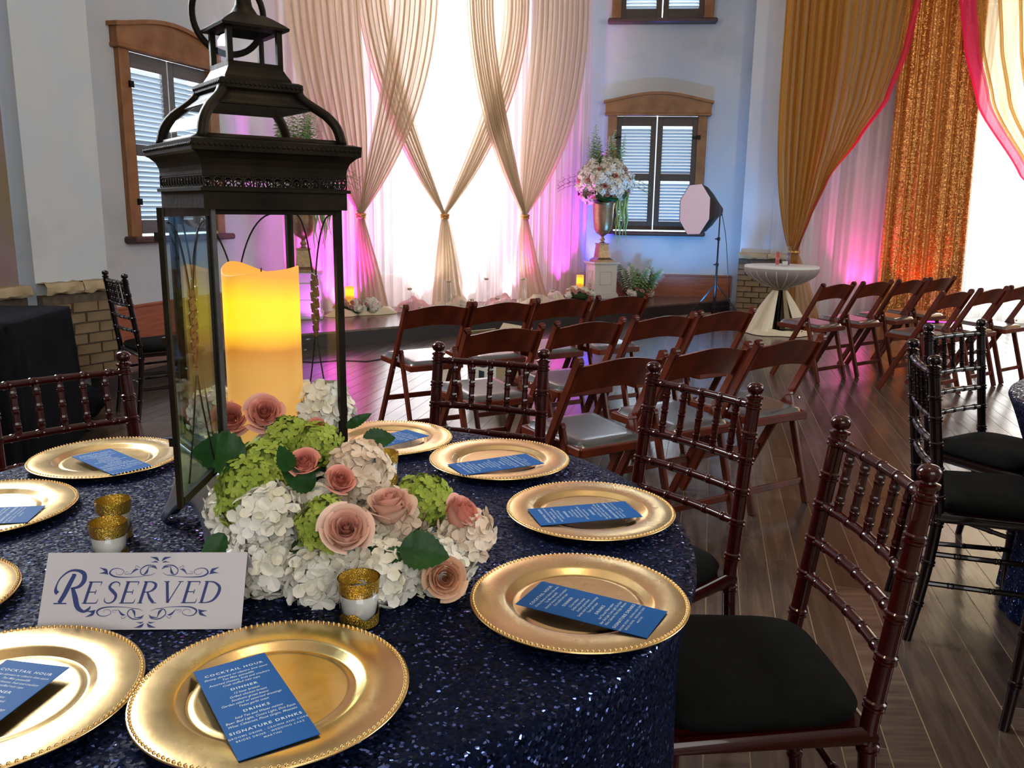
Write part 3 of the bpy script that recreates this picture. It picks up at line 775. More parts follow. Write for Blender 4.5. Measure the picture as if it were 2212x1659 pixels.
# black-covered table at the far left
t = thing('covered_table', 'dark table draped in a black cloth at the left edge', 'table', (-2.98, 4.50, 0), radians(6))
b = MB(); b.box((0, 0, .725), (.84, .78, .03)); b.build('tabletop', M['black_cloth'], t)
for sx in (-1, 1):
    for sy in (-1, 1): MB().box((sx * .37, sy * .33, .36), (.04, .04, .72)).build('leg', M['black_metal'], t)
def rc(u, v):
    th = 2 * pi * u; e = .22; cx, sy = cos(th), sin(th)
    x = (abs(cx) ** e) * (1 if cx > 0 else -1); y = (abs(sy) ** e) * (1 if sy > 0 else -1)
    if v < .22: k = v / (3 / 14); return Vector((x * .442 * k, y * .412 * k, .757))
    h = (v - 3 / 14) / (11 / 14); fd = 1 + .030 * h * sin(17 * th + 2 * sin(3 * th)) + .01 * h
    return Vector((x * (.445 + .02 * h) * fd, y * (.415 + .03 * h) * fd, .757 - .745 * h - .01 * (h > 0)))
MB().grid(rc, 160, 14, True).build('tablecloth', M['black_cloth'], t, smooth='all')
t = thing('cloth_bundle', 'loose black cloth bundle on the floor beside the black covered table', 'cloth', (-2.72, 5.22, 0), 0)
def bun(u, v):
    th = 2 * pi * u; ph = pi * v; n = noise.noise(Vector((cos(th) * 1.7, sin(th) * 1.7, ph * 1.5))) ; r = .10 * (1 + .35 * n)
    return Vector((r * sin(ph) * cos(th), r * sin(ph) * sin(th), .11 - .11 * cos(ph) * (1 + .2 * n)))
MB().grid(bun, 24, 14, True).build('cloth', M['black_cloth'], t, smooth='all')

# ---------------------------------------------------------------- charger plates
prof = [(.0001, .006), (.088, .006), (.0935, .0068), (.0975, .0045), (.101, .0055), (.109, .0125), (.114, .0142), (.135, .0150), (.1545, .0158), (.158, .0150), (.1635, .0150), (.165, .0140), (.1645, .0125),
        (.150, .0120), (.110, .0105), (.098, .0012), (.0001, .001)]
def make_plate():
    t = thing('charger_plate', 'x', 'plate')
    MB().lathe(prof, 96).build('dish', M['gold'], t, smooth='all')
    b = MB(); n = 132
    for k in range(n):
        a = 2 * pi * k / n; b.ball((.1605 * cos(a), .1605 * sin(a), .0156), .0023, 6, 4)
    b.build('beaded_rim', M['gold'], t, smooth='all')
    return t
pl0 = make_plate(); index_tree()
plates = {'a': (.106, 1.178, 'gold beaded charger plate at the table edge on the right, largest of that side'), 'b': (.157, 1.567, 'gold charger plate second from the near right, nearly level menu on it'),
          'c': (-.027, 1.901, 'gold charger plate at the back right of the table, before the middle bamboo chair'), 'd': (-.315, 2.071, 'gold charger plate half hidden behind the lantern with magenta sheen'),
          'i': (-.286, .928, 'large gold charger plate nearest the camera, bottom centre'), 'e': (-.937, 1.869, 'gold charger plate at the back left beside the lantern'),
          'f': (-1.012, 1.529, 'gold charger plate at the left edge behind the two votives'), 'h': (-.611, .905, 'bright pale gold charger plate in the lower left corner'),
          'g': (-.905, 1.142, 'gold charger plate at the left edge, only its rim showing beside the reserved card')}
TZ = .7625
for n_, (x, y, lab) in plates.items():
    o = pl0 if n_ == 'a' else copy_tree(pl0)
    o.location = (x, y, TZ); o.rotation_euler = (0, 0, random.random() * 6); o['label'] = lab; o['group'] = 'gold charger plates'

# ---------------------------------------------------------------- menu cards
def text_mesh(lines):
    """lines: (text, size, z, shear, xscale, weight)"""
    b = MB()
    for s, size, y, shear, xs, off in lines:
        c = bpy.data.curves.new('t', 'FONT'); c.body = s; c.size = size; c.align_x = 'CENTER'; c.align_y = 'CENTER'; c.shear = shear; c.resolution_u = 2; c.offset = off; c.fill_mode = 'FRONT'
        if shear == 0: c.space_character = 1.25
        o = bpy.data.objects.new('t', c); COL.objects.link(o)
        dg = bpy.context.evaluated_depsgraph_get(); me = bpy.data.meshes.new_from_object(o.evaluated_get(dg))
        b.add([(v.co.x * xs, v.co.y + y, 0) for v in me.vertices], [tuple(p.vertices) for p in me.polygons])
        bpy.data.objects.remove(o); bpy.data.curves.remove(c); bpy.data.meshes.remove(me)
    return b
L_ = []
def head(s, y): L_.append((s, .0068, y, 0, 1.10, .00016))
def scr(s, y): L_.append((s, .0062, y, .35, .80, .00003))
head('COCKTAIL HOUR', .081)
for i, s in enumerate(('Shrimp skewers w/ cilantro lime sauce', 'Tex Mex quesadilla', 'Assorted cheeses, fruit and crackers', 'Crab stuffed mini cups')): scr(s, .0715 - i * .0075)
head('DINNER', .037)
for i, s in enumerate(('12 hour brisket', 'Grilled chicken breast', 'Southern green beans', 'Garden salad w/ assorted dressings', 'Texas garlic toast')): scr(s, .0275 - i * .0075)
head('DRINKS', -.0145)
for i, s in enumerate(('Iced Tea and Water station', 'Beer: Bud Light, Coors Light, Dos Equis', 'Wine: Cabernet, Pinot Grigio, Moscato')): scr(s, -.0240 - i * .0075)
head('SIGNATURE DRINKS', -.052)
for i, s in enumerate(('GROOMS DRINK : CROWN AND COKE', 'BRIDES DRINK : WEDDING CAKE', 'MARTINI')): L_.append((s, .0048, -.0615 - i * .0070, 0, .88, .00003))
tm = text_mesh(L_)
mc = thing('menu_card', 'x', 'menu')
b = MB(); n = 6
b.box((0, 0, 0), (.089, .203, .0009)); b.build('card', M['card_blue'], mc)
tm.build('printed_text', M['ink_white'], mc, loc=(0, 0, .00065)); index_tree()
cards = {'i': (-.299, .890, 33.1, 'blue menu card lying on the nearest charger plate'), 'a': (.120, 1.139, 61.8, 'blue menu card on the large right charger plate, its text running away'),
         'b': (.143, 1.533, 105.3, 'blue menu card on the second charger plate from the near right'), 'c': (-.034, 1.842, 118.1, 'blue menu card on the back right charger plate'),
         'd': (-.311, 2.031, 137.5, 'blue menu card on the charger plate behind the lantern'), 'e': (-.903, 1.823, 50.0, 'blue menu card on the back left charger plate, lit pale blue'),
         'f': (-.986, 1.472, 99, 'blue menu card on the left edge charger plate behind the votives'), 'h': (-.611, .866, -10, 'blue menu card on the lower left corner charger plate')}
for n_, (x, y, a, lab) in cards.items():
    o = mc if n_ == 'i' else copy_tree(mc)
    o.location = (x, y, TZ + .0168); o.rotation_euler = (0, 0, radians(a)); o['label'] = lab; o['group'] = 'blue menu cards on the plates'

# ---------------------------------------------------------------- votives
def make_votive():
    t = thing('votive_candle', 'x', 'candle')
    MB().lathe([(.0001, .0), (.026, .0), (.0270, .002), (.0300, .070), (.0290, .070), (.0262, .006), (.0001, .006)], 28).build('glass_cup', M['vase'], t, smooth='all')
    def band(u, v):
        th = 2 * pi * u; z0 = .050 + .0015 * sin(5 * th) + .001 * sin(11 * th)
        return Vector(((.0286 + .0014 * (v)) * cos(th) * 1.012, (.0286 + .0014 * v) * sin(th) * 1.012, z0 + (.0705 - z0) * v))
    MB().grid(band, 36, 2, True).build('glitter_band', M['glitter'], t, smooth='all')
    def inner(u, v):
        th = 2 * pi * u; return Vector(((.0272 + .0012 * v) * cos(th), (.0272 + .0012 * v) * sin(th), .0475 + .0225 * v))
    MB().grid(inner, 28, 1, True).build('glitter_lining', M['glitter'], t, smooth='all')
    def low(u, v):
        th = 2 * pi * u; z1 = .020 + .005 * sin(3 * th + 1) + .002 * sin(7 * th)
        return Vector(((.0274 + .0008 * v) * cos(th), (.0274 + .0008 * v) * sin(th), .001 + (z1 - .001) * v))
    MB().grid(low, 36, 2, True).build('glitter_base', M['glitter'], t, smooth='all')
    MB().lathe([(.0001, .008), (.0235, .008), (.0268, .046), (.0245, .047), (.0001, .045)], 24).build('wax', M['frost'], t, smooth='all')
    return t
v0 = make_votive(); index_tree()
for i, (x, y, lab) in enumerate([(-.215, 1.118, 'gold glitter votive in front of the flowers, nearest one'), (-.273, 1.743, 'gold glitter votive behind the flowers by the back plates'),
                                 (-.709, 1.424, 'gold glitter votive on the left, the farther of two'), (-.668, 1.318, 'gold glitter votive half hidden behind the reserved card')]):
    o = v0 if i == 0 else copy_tree(v0)
    o.location = (x, y, TZ); o.rotation_euler = (0, 0, i * 1.3); o['label'] = lab; o['group'] = 'gold glitter votives'

# ---------------------------------------------------------------- reserved tent card
t = thing('reserved_card', 'white tent card reading RESERVED in navy serif lettering with scrolls', 'sign', (-.520, 1.0875, TZ), radians(2.4))
hh = .0935; dd = .052; CW = .283
b = MB(); th = .0008
b.add([(-CW / 2, 0, 0), (CW / 2, 0, 0), (CW / 2, dd, hh), (-CW / 2, dd, hh), (-CW / 2, dd * 2.3, 0), (CW / 2, dd * 2.3, 0),
       (-CW / 2, th, 0), (CW / 2, th, 0), (CW / 2, dd, hh - th * 1.6), (-CW / 2, dd, hh - th * 1.6), (-CW / 2, dd * 2.3 - th, 0), (CW / 2, dd * 2.3 - th, 0)],
      [(0, 1, 2, 3), (3, 2, 5, 4), (9, 8, 7, 6), (10, 11, 8, 9), (0, 3, 9, 6), (3, 4, 10, 9), (1, 7, 8, 2), (2, 8, 11, 5)])
b.build('card', M['card_white'], t)
# lettering drawn as flat ribbons on the sloping face; unit = card height
CH_ = sqrt(hh * hh + dd * dd)
ink = MB()
def onface(x, y):  # x,y in picture units of the card (0..2.62, 0..1)
    u = x / 2.62 * CW - CW / 2; v = y * CH_
    d = Vector((0, dd, hh)).normalized(); nrm = Vector((0, -hh, dd)).normalized()
    return Vector((u, 0, 0)) + d * v + nrm * .0004
def rib(pts, ws):
    n = len(pts); vs = []
    for i, (x, y) in enumerate(pts):
        x0, y0 = pts[max(0, i - 1)]; x1, y1 = pts[min(n - 1, i + 1)]; L = sqrt((x1 - x0) ** 2 + (y1 - y0) ** 2) or 1
        nx, ny = -(y1 - y0) / L, (x1 - x0) / L; w_ = ws[i] if isinstance(ws, (list, tuple)) else ws
        vs += [onface(x + nx * w_ / 2, y + ny * w_ / 2), onface(x - nx * w_ / 2, y - ny * w_ / 2)]
    ink.add(vs, [(2 * i, 2 * i + 1, 2 * i + 3, 2 * i + 2) for i in range(n - 1)])
def cr(P, n=8):
    """Catmull-Rom through control points (x, y, width)"""
    Q = [P[0]] + list(P) + [P[-1]]; out = []
    for i in range(1, len(Q) - 2):
        for k in range(n):
            t_ = k / n; a, b_, c, d = Q[i - 1], Q[i], Q[i + 1], Q[i + 2]
            out.append(tuple(.5 * (2 * b_[j] + (c[j] - a[j]) * t_ + (2 * a[j] - 5 * b_[j] + 4 * c[j] - d[j]) * t_ ** 2 + (3 * b_[j] - a[j] - 3 * c[j] + d[j]) * t_ ** 3) for j in range(3)))
    out.append(tuple(Q[-2])); return out
def stroke(P, sc=1, ox=0, oy=0, sh=0, fx=1, fy=1):
    C = cr([(x, y, w_) for x, y, w_ in P]); pts = [(ox + fx * (x * sc + sh * y * sc), oy + fy * y * sc) for x, y, _ in C]
    rib(pts, [c[2] * sc for c in C])
def ln(x0, y0, x1, y1, w_, **k): stroke([(x0, y0, w_), ((x0 + x1) / 2, (y0 + y1) / 2, w_), (x1, y1, w_)], **k)
def glyph(ch, ox, oy, sc, sh=.20):
    k = dict(sc=sc, ox=ox, oy=oy, sh=sh); T, t_ = .13, .045
    def serif(x, y, w_=.24): ln(x - w_ / 2, y, x + w_ / 2, y, .035, **k)
    if ch in 'ERD': ln(.14, 0, .14, 1, T, **k); serif(.14, .018); serif(.14, .982)
    if ch == 'E':
        ln(.10, .98, .62, .98, t_, **k); ln(.10, .02, .66, .02, t_, **k); ln(.14, .52, .48, .52, t_, **k)
        stroke([(.62, .99, .05), (.62, .9, .03), (.60, .80, .01)], **k); stroke([(.66, .01, .05), (.69, .12, .03), (.70, .22, .01)], **k); ln(.48, .42, .48, .62, .035, **k)
    if ch == 'S':
        stroke([(.56, .76, .02), (.54, .90, .05), (.36, .985, .05), (.17, .90, .09), (.14, .72, .12), (.34, .55, .15), (.54, .36, .13), (.52, .12, .09), (.32, .015, .05), (.12, .09, .05), (.07, .26, .02)], **k)
    if ch == 'R':
        stroke([(.14, .975, .04), (.40, .97, .06), (.60, .86, .12), (.60, .68, .12), (.44, .54, .06), (.16, .50, .04)], **k); stroke([(.34, .50, .08), (.52, .24, .13), (.74, .03, .12)], **k); ln(.68, .02, .88, .02, .035, **k)
    if ch == 'V':
        ln(.08, 1, .40, .02, .13, **k); ln(.40, .02, .72, 1, .045, **k); serif(.08, .982, .26); serif(.72, .982, .24)
    if ch == 'D':
        stroke([(.14, .975, .04), (.46, .95, .07), (.76, .74, .13), (.80, .45, .14), (.66, .15, .10), (.40, .03, .05), (.14, .025, .04)], **k)
yb = .335; hc = .285
for ch, x in (('E', .52), ('S', .78), ('E', 1.00), ('R', 1.235), ('V', 1.52), ('E', 1.80), ('D', 2.03)): glyph(ch, x, yb, hc * (1.0 if ch != 'V' else 1.0), .20)
# big swash R
stroke([(.20, .47, .055), (.17, .50, .045), (.17, .57, .02), (.21, .67, .018), (.31, .755, .025), (.42, .765, .035), (.505, .72, .055), (.515, .63, .06), (.46, .555, .04), (.36, .53, .02)])
stroke([(.385, .715, .05), (.34, .60, .06), (.29, .46, .06), (.235, .345, .05)]); ln(.165, .338, .33, .338, .016); ln(.35, .715, .40, .715, .012)
stroke([(.38, .54, .04), (.43, .42, .065), (.48, .29, .06), (.56, .235, .035), (.62, .26, .035), (.645, .30, .01)])
# scrollwork, mirrored about the middle
def leafy(x, y, L, a, fx, fy, X, Y, w_=.03):
    c_, s_ = cos(a), sin(a)
    stroke([(x, y, .004), (x + L * .35 * c_ - L * .1 * s_, y + L * .35 * s_ + L * .1 * c_, w_), (x + L * .7 * c_, y + L * .7 * s_, w_ * .5), (x + L * c_ + L * .12 * s_, y + L * s_ - L * .12 * c_, .003)], ox=X, oy=Y, fx=fx, fy=fy)
for fy, Y, X in ((1, .66, 1.48), (-1, .305, 1.38)):
    for fx in (-1, 1):
        S = dict(ox=X, oy=Y, fx=fx, fy=fy)
        stroke([(.18, .03, .004), (.35, .015, .008), (.55, .02, .016), (.64, .065, .022), (.61, .12, .012), (.53, .13, .008), (.46, .095, .006), (.49, .05, .005), (.55, .055, .004), (.56, .085, .003)], **S)
        stroke([(.05, .07, .004), (.12, .04, .007), (.22, .05, .012), (.245, .11, .012), (.18, .165, .014), (.09, .17, .010), (.04, .15, .004)], **S)
        leafy(.20, .05, .12, 2.2, fx, fy, X, Y); leafy(.03, .12, .13, .35, fx, fy, X, Y, .022); leafy(.27, .12, .13, -.5, fx, fy, X, Y, .026)
        stroke([(.25, .13, .005), (.30, .165, .005), (.32, .14, .004), (.29, .13, .003)], **S)
        stroke([(.38, .06, .006), (.44, .055, .005), (.43, .085, .004), (.40, .08, .003)], **S)
        leafy(.02, .225, .13, .55, fx, fy, X, Y, .034); leafy(.03, .205, .09, .15, fx, fy, X, Y, .018)
        leafy(.67, .06, .14, .75, fx, fy, X, Y, .036); leafy(.66, .05, .12, .25, fx, fy, X, Y, .03)
ink.build('printed_lettering', M['ink_blue'], t)
# ---------------------------------------------------------------- lantern
LC = (-.453, 1.488); LA = radians(36.8)
# local: +x along the open face towards the right, -y is the open (flower) side, -x the face at the left
lan = thing('lantern', 'tall dark metal lantern with domed glazed roof, holding the lit candle', 'lantern', (LC[0], LC[1], TZ - .0), LA)
z0 = .0
def Z(z): return z - TZ
h = .112           # body half side
BZ, TOPZ = Z(.925), Z(1.347)
b = MB()
# flared arched base: each side a curved skirt with an arch cut out between two feet
for k in range(4):
    R = Matrix.Rotation(k * pi / 2, 3, 'Z')
    def skirt(u, v):
        # u across, v from the top (0) to the bottom (1)
        fl = .118 + .036 * v ** 1.8
        x = (2 * u - 1) * fl
        zt = BZ - .01; arch = 1 - (2 * u - 1) ** 2
        a_x = min(1, abs(2 * u - 1) / .80); zb = .002 + .060 * (1 - a_x ** 2) ** .7
        zz = zt + (zb - zt) * v
        fl2 = .118 + .036 * ((zt - zz) / zt) ** 1.8
        return R @ Vector(((2 * u - 1) * fl2, -fl2, zz))
    b.grid(skirt, 40, 8)
b.build('flared_base', M['pewter'], lan, smooth=True).modifiers.new('s', 'SOLIDIFY').thickness = .002
b = MB(); b.box((0, 0, BZ - .006), (.236, .236, .012), bev=.002); b.box((0, 0, BZ + .004), (.226, .226, .012)); b.build('floor_tray', M['bronze'], lan)
for sx in (-1, 1):
    for sy in (-1, 1):
        MB().box((sx * (h - .005), sy * (h - .005), (BZ + TOPZ) / 2), (.012, .012, TOPZ - BZ)).build('corner_post', M['bronze'] if (sx, sy) != (-1, -1) else M['pewter'], lan)
for a in range(4):
    R = Matrix.Rotation(a * pi / 2, 3, 'Z')
    b = MB().box(R @ Vector((0, -h + .005, TOPZ - .006)), (.22, .010, .012), R).build('top_rail', M['bronze'], lan); MB().box(R @ Vector((0, -h + .005, BZ + .012)), (.22, .010, .010), R).build('bottom_rail', M['bronze'], lan)
# head: fascia, moulding, pierced band, cove, cornice
b = MB()
def ring(prof):
    b.square_loft(prof)
Hh = .120
ring([(Hh - .006, TOPZ - .004), (Hh, TOPZ - .004), (Hh, Z(1.371)), (Hh + .005, Z(1.371)), (Hh + .005, Z(1.376)), (Hh, Z(1.377)), (Hh, Z(1.3785)), (Hh - .004, Z(1.3785)), (Hh - .004, TOPZ)])
b.build('fascia', M['bronze'], lan)
b = MB()
ring([(Hh - .004, Z(1.397)), (Hh, Z(1.397)), (Hh, Z(1.402)), (Hh + .001, Z(1.410)), (Hh + .005, Z(1.420)), (Hh + .013, Z(1.428)), (Hh + .019, Z(1.431)), (Hh + .020, Z(1.447)), (Hh + .010, Z(1.450)), (Hh - .005, Z(1.450)), (Hh - .010, Z(1.446)), (Hh - .006, Z(1.398))])
b.build('cornice', M['bronze'], lan)
# pierced filigree band made of small arches and drops
b = MB()
for k in range(4):
    R = Matrix.Rotation(k * pi / 2, 3, 'Z'); n = 15
    for i in range(n):
        x = -Hh + (i + .5) * 2 * Hh / n; wv = Hh / n
        b.tube([R @ Vector((x + wv * cos(pi * j / 6) * .95, -Hh + .002, Z(1.384) + .009 * sin(pi * j / 6))) for j in range(7)], .0014, 4)
        b.tube([R @ Vector((x + wv * .45 * cos(2 * pi * j / 8), -Hh + .002, Z(1.3835) + .0042 * sin(2 * pi * j / 8))) for j in range(8)], .0012, 4, closed=True)
        b.tube([R @ Vector((x + wv, -Hh + .002, Z(1.378))), R @ Vector((x + wv, -Hh + .002, Z(1.398)))], .0016, 4)
    b.box(R @ Vector((0, -Hh + .002, Z(1.3955))), (2 * Hh, .003, .003), R)
tag(b.build('filigree_band', M['bronze'], lan), kind='stuff')
# beaded strips on the cornices
b = MB()
for hh_, zz, n in ((Hh + .0195, 1.4395, 34), (.0695, 1.5405, 18)):
    for k in range(4):
        R = Matrix.Rotation(k * pi / 2, 3, 'Z')
        for i in range(n):
            x = -hh_ + (i + .5) * 2 * hh_ / n
            b.ball(R @ Vector((x, -hh_ + .0005, Z(zz))), .0030 if n > 20 else .003, 5, 4)
tag(b.build('beading', M['bronze'], lan, smooth='all'), kind='stuff')
# dome: four curved ribs, panes and bent metal top strips
def dome_h(v):  # half side as the dome rises, v 0..1
    zz = 1.450 + .083 * v
    return (.112 * (1 - v ** 2.3) ** .62 * .42 + .112 * .58 * (1 - v) + .062 * v ** 1.2 if v < 1 else .062), Z(zz)
def domeh(v):
    # bulging ogee profile
    P = [(0, .117), (.15, .1145), (.3, .112), (.45, .106), (.6, .096), (.75, .081), (.88, .069), (1, .064)]
    for (a, x), (c, y) in zip(P, P[1:]):
        if v <= c: return x + (y - x) * (v - a) / (c - a)
    return P[-1][1]
gl = MB(); tp = MB(); rb = MB()
for k in range(4):
    R = Matrix.Rotation(k * pi / 2, 3, 'Z')
    gl.grid(lambda u, v: R @ Vector(((2 * u - 1) * (domeh(v * .72) - .010), -domeh(v * .72) + .002, Z(1.450 + .083 * v * .72))), 8, 8)
    tp.grid(lambda u, v: R @ Vector(((2 * u - 1) * domeh(.70 + .30 * v), -domeh(.70 + .30 * v), Z(1.450 + .083 * (.70 + .30 * v)))), 6, 5)
    # frame bars under and beside the pane
    tp.grid(lambda u, v: R @ Vector(((2 * u - 1) * (domeh(.09 * v)), -domeh(.09 * v) - .001, Z(1.450 + .083 * .09 * v))), 4, 1)
    pts = [R @ Vector((domeh(i / 12) - .001, -domeh(i / 12) + .001, Z(1.450 + .083 * i / 12))) for i in range(13)]
    MB().tube(pts, .0085, 6).build('dome_rib', M['bronze'], lan, smooth='all')
gl.build('dome_pane', M['glass'], lan, smooth='all'); tp.build('dome_top', M['bronze'], lan, smooth='all').modifiers.new('s', 'SOLIDIFY').thickness = .002
b = MB()
ring([(.060, Z(1.531)), (.066, Z(1.531)), (.0695, Z(1.534)), (.0695, Z(1.546)), (.064, Z(1.549)), (.056, Z(1.550)), (.055, Z(1.554)), (.050, Z(1.562)), (.046, Z(1.570)), (.046, Z(1.578)), (.041, Z(1.578)), (.041, Z(1.55))])
b.build('upper_cornice', M['bronze'], lan)
for sx in (-1, 1):
    for sy in (-1, 1): MB().box((sx * .0415, sy * .0415, Z(1.605)), (.009, .009, .058)).build('cupola_post', M['bronze'], lan)
b = MB()
for k in range(4):
    R = Matrix.Rotation(k * pi / 2, 3, 'Z'); b.grid(lambda u, v: R @ Vector(((2 * u - 1) * .037, -.040, Z(1.578 + .054 * v))), 1, 1)
b.build('cupola_pane', M['glass'], lan)
b = MB(); ring([(.036, Z(1.628)), (.055, Z(1.631)), (.056, Z(1.635)), (.050, Z(1.640)), (.036, Z(1.650)), (.026, Z(1.656))])
b.lathe([(.034, Z(1.650)), (.022, Z(1.660)), (.014, Z(1.672)), (.011, Z(1.690)), (.013, Z(1.695)), (.016, Z(1.705)), (.008, Z(1.715)), (.0001, Z(1.717))], 20)
b.build('cupola_roof', M['bronze'], lan, smooth=True)
# hanging ring
b = MB(); cc = Vector((-.028, .012, Z(1.655)))
Rr = Matrix.Rotation(radians(-36.8 + 8), 3, 'Z') @ Matrix.Rotation(radians(14), 3, 'X')
b.tube([cc + Rr @ Vector((.058 * cos(2 * pi * k / 40), .03, .062 * sin(2 * pi * k / 40))) for k in range(40)], .0055, 8, closed=True)
b.build('hanging_ring', M['bronze'], lan, smooth='all')
# three closed faces: glass, wire arcs and a leafy ornament
def leaf_orn(b, R, y):
    for i in range(11):
        zz = -.052 + .0104 * i; wv = .011 * (1 - abs((i - 6.0) / 7.5) ** 2) + .003
        b.box(R @ Vector((0, y, Z(1.17) + zz)), (wv * 2 * (1 + .25 * (i % 2)), .004, .0125), R @ Matrix.Rotation(.2 * (1 if i % 2 else -1), 3, 'Y'), bev=.001)
def face(k, y, name_g='side_pane', door=None, par=lan):
    R = Matrix.Rotation(k * pi / 2, 3, 'Z')
    g = MB(); g.box(R @ Vector((0, y + .003, (BZ + TOPZ) / 2)), (.205, .0015, TOPZ - BZ - .02), R); g.build(name_g, M['glass'], par)
    b = MB()
    for sg in (-1, 1):
        zm = Z(1.17)
        up_ = [R @ Vector((sg * (.004 + .075 * (i / 12) ** 1.5), y, zm + .03 + .135 * sin(pi / 2 * i / 12))) for i in range(13)]
        dn = [R @ Vector((sg * (.004 + .060 * (i / 12) ** 1.25), y, zm - .05 - .175 * (i / 12))) for i in range(13)]
        cr_ = [R @ Vector((-sg * .03 + sg * .045 * i / 8, y, zm + .165 - .13 * (i / 8) ** .8)) for i in range(9)]
        b.tube(up_, .0016, 5); b.tube(dn, .0014, 5)
    b.build('wire_arc', M['bronze'], par, smooth='all')
    o = MB(); leaf_orn(o, R, y); o.build('leaf_ornament', M['orn'], par)
M['orn'] = blotch('antique_gold_ornament', [(.10, .05, .02), (.28, .15, .05)], 60, .45, 200, .3, metal=.7)
face(1, -h + .004); face(2, -h + .004); face(3, -h + .004)
# open glazed door, hinged on the near left post and swung out
hinge = Vector((-h + .002, -h + .002, 0))
dr = bpy.data.objects.new('door', None)
DW = .206; ang = radians(-124.8)
Rd = Matrix.Rotation(ang, 3, 'Z')
b = MB(); D0 = hinge; zc = (BZ + TOPZ) / 2
def dl(x, y, z): return D0 + Rd @ Vector((x, y, z))
for x in (.004, DW - .005): b.box(dl(x, 0, zc), (.008, .007, TOPZ - BZ - .004), Rd)
for z in (BZ + .010, TOPZ - .008): b.box(dl(DW / 2, 0, z), (DW - .022, .008, .012), Rd)
door = b.build('door', M['bronze'], lan)
g = MB(); g.box(dl(DW / 2, 0, zc), (DW - .02, .002, TOPZ - BZ - .02), Rd); g.build('door_pane', M['glass_green'], door)
for z in (BZ + .10, zc + .03, TOPZ - .04): MB().box(dl(DW - .008, -.004, z), (.018, .008, .012), Rd).build('clip', M['bronze'], door)
for x in (.05, .12): MB().box(dl(x, -.003, TOPZ - .018), (.012, .006, .014), Rd).build('clip', M['bronze'], door)
b = MB()
for sg in (-1, 1):
    zm = Z(1.15)
    b.tube([dl(DW / 2 + sg * (.004 + .070 * (i / 12) ** 1.5), 0, zm + .05 + .125 * sin(pi / 2 * i / 12)) for i in range(13)], .0016, 5)
    b.tube([dl(DW / 2 + sg * (.004 + .055 * (i / 12) ** 1.25), 0, zm - .05 - .15 * (i / 12)) for i in range(13)], .0014, 5)
b.build('door_wire', M['bronze'], door, smooth='all')
b = MB(); leaf_orn(b, Rd, 0)
o = b.build('door_ornament', M['orn'], door); o.location = dl(DW / 2, 0, 0)

# ---------------------------------------------------------------- pillar candle
def wax(name, ztop, zcut, zb, glow=1.0):
    m = mat(name, (.42, .26, .12), .6, 0, Specular_IOR_Level=.2)
    tc = nd(m, 'ShaderNodeTexCoord'); sp = nd(m, 'ShaderNodeSeparateXYZ'); lk(m, tc.outputs['Object'], sp.inputs[0])
    nz = noise_tex(m, tc.outputs['Object'], 9, 2)
    mu = nd(m, 'ShaderNodeMath', operation='MULTIPLY_ADD'); mu.inputs[1].default_value = .035; lk(m, nz, mu.inputs[0]); lk(m, sp.outputs[2], mu.inputs[2])
    mr = nd(m, 'ShaderNodeMapRange'); mr.inputs[1].default_value = zb + .017; mr.inputs[2].default_value = ztop + .017; lk(m, mu.outputs[0], mr.inputs[0])
    f = (zcut - zb) / (ztop - zb)
    c = ramp(m, mr.outputs[0], [(0, (.44, .25, .06)), (f - .14, (.46, .22, .03)), (f - .03, (.44, .15, .0)), (f + .04, (.90, .42, .0)), (f + .12, (.98, .70, .0)), (min(.84, f + .26), (.98, .72, .0)), (.98, (.66, .28, .02))])
    lk(m, c, bs(m).inputs['Emission Color']); bs(m).inputs['Emission Strength'].default_value = glow
    return m
t = thing('pillar_candle', 'large ivory flameless pillar candle glowing yellow inside the lantern', 'candle', (-.447, 1.492, .932 + .001))
CR = .066; CH0 = .305
M['wax'] = wax('glowing_wax', CH0, .175, 0, 1.0)
def cb(u, v):
    th = 2 * pi * u; top = CH0 + .008 * sin(2 * th + 2.2) + .004 * sin(3 * th)
    if v <= .75: return Vector((CR * cos(th), CR * sin(th), top * v / .75))
    k = (v - .75) / .25
    if k < .3: return Vector(((CR - .004 * k / .3) * cos(th), (CR - .004 * k / .3) * sin(th), top + .002 * sin(pi * k / .3)))
    k = (k - .3) / .7; r = (CR - .004) * (1 - k) + .0001
    return Vector((r * cos(th), r * sin(th), top - .022 * min(1, k * 3)))
MB().grid(cb, 48, 28, True).build('wax_body', M['wax'], t, smooth='all')
MB().tube([(0, 0, CH0 - .02), (.002, 0, CH0 + .004)], .0012, 6).build('wick', M['black_metal'], t)

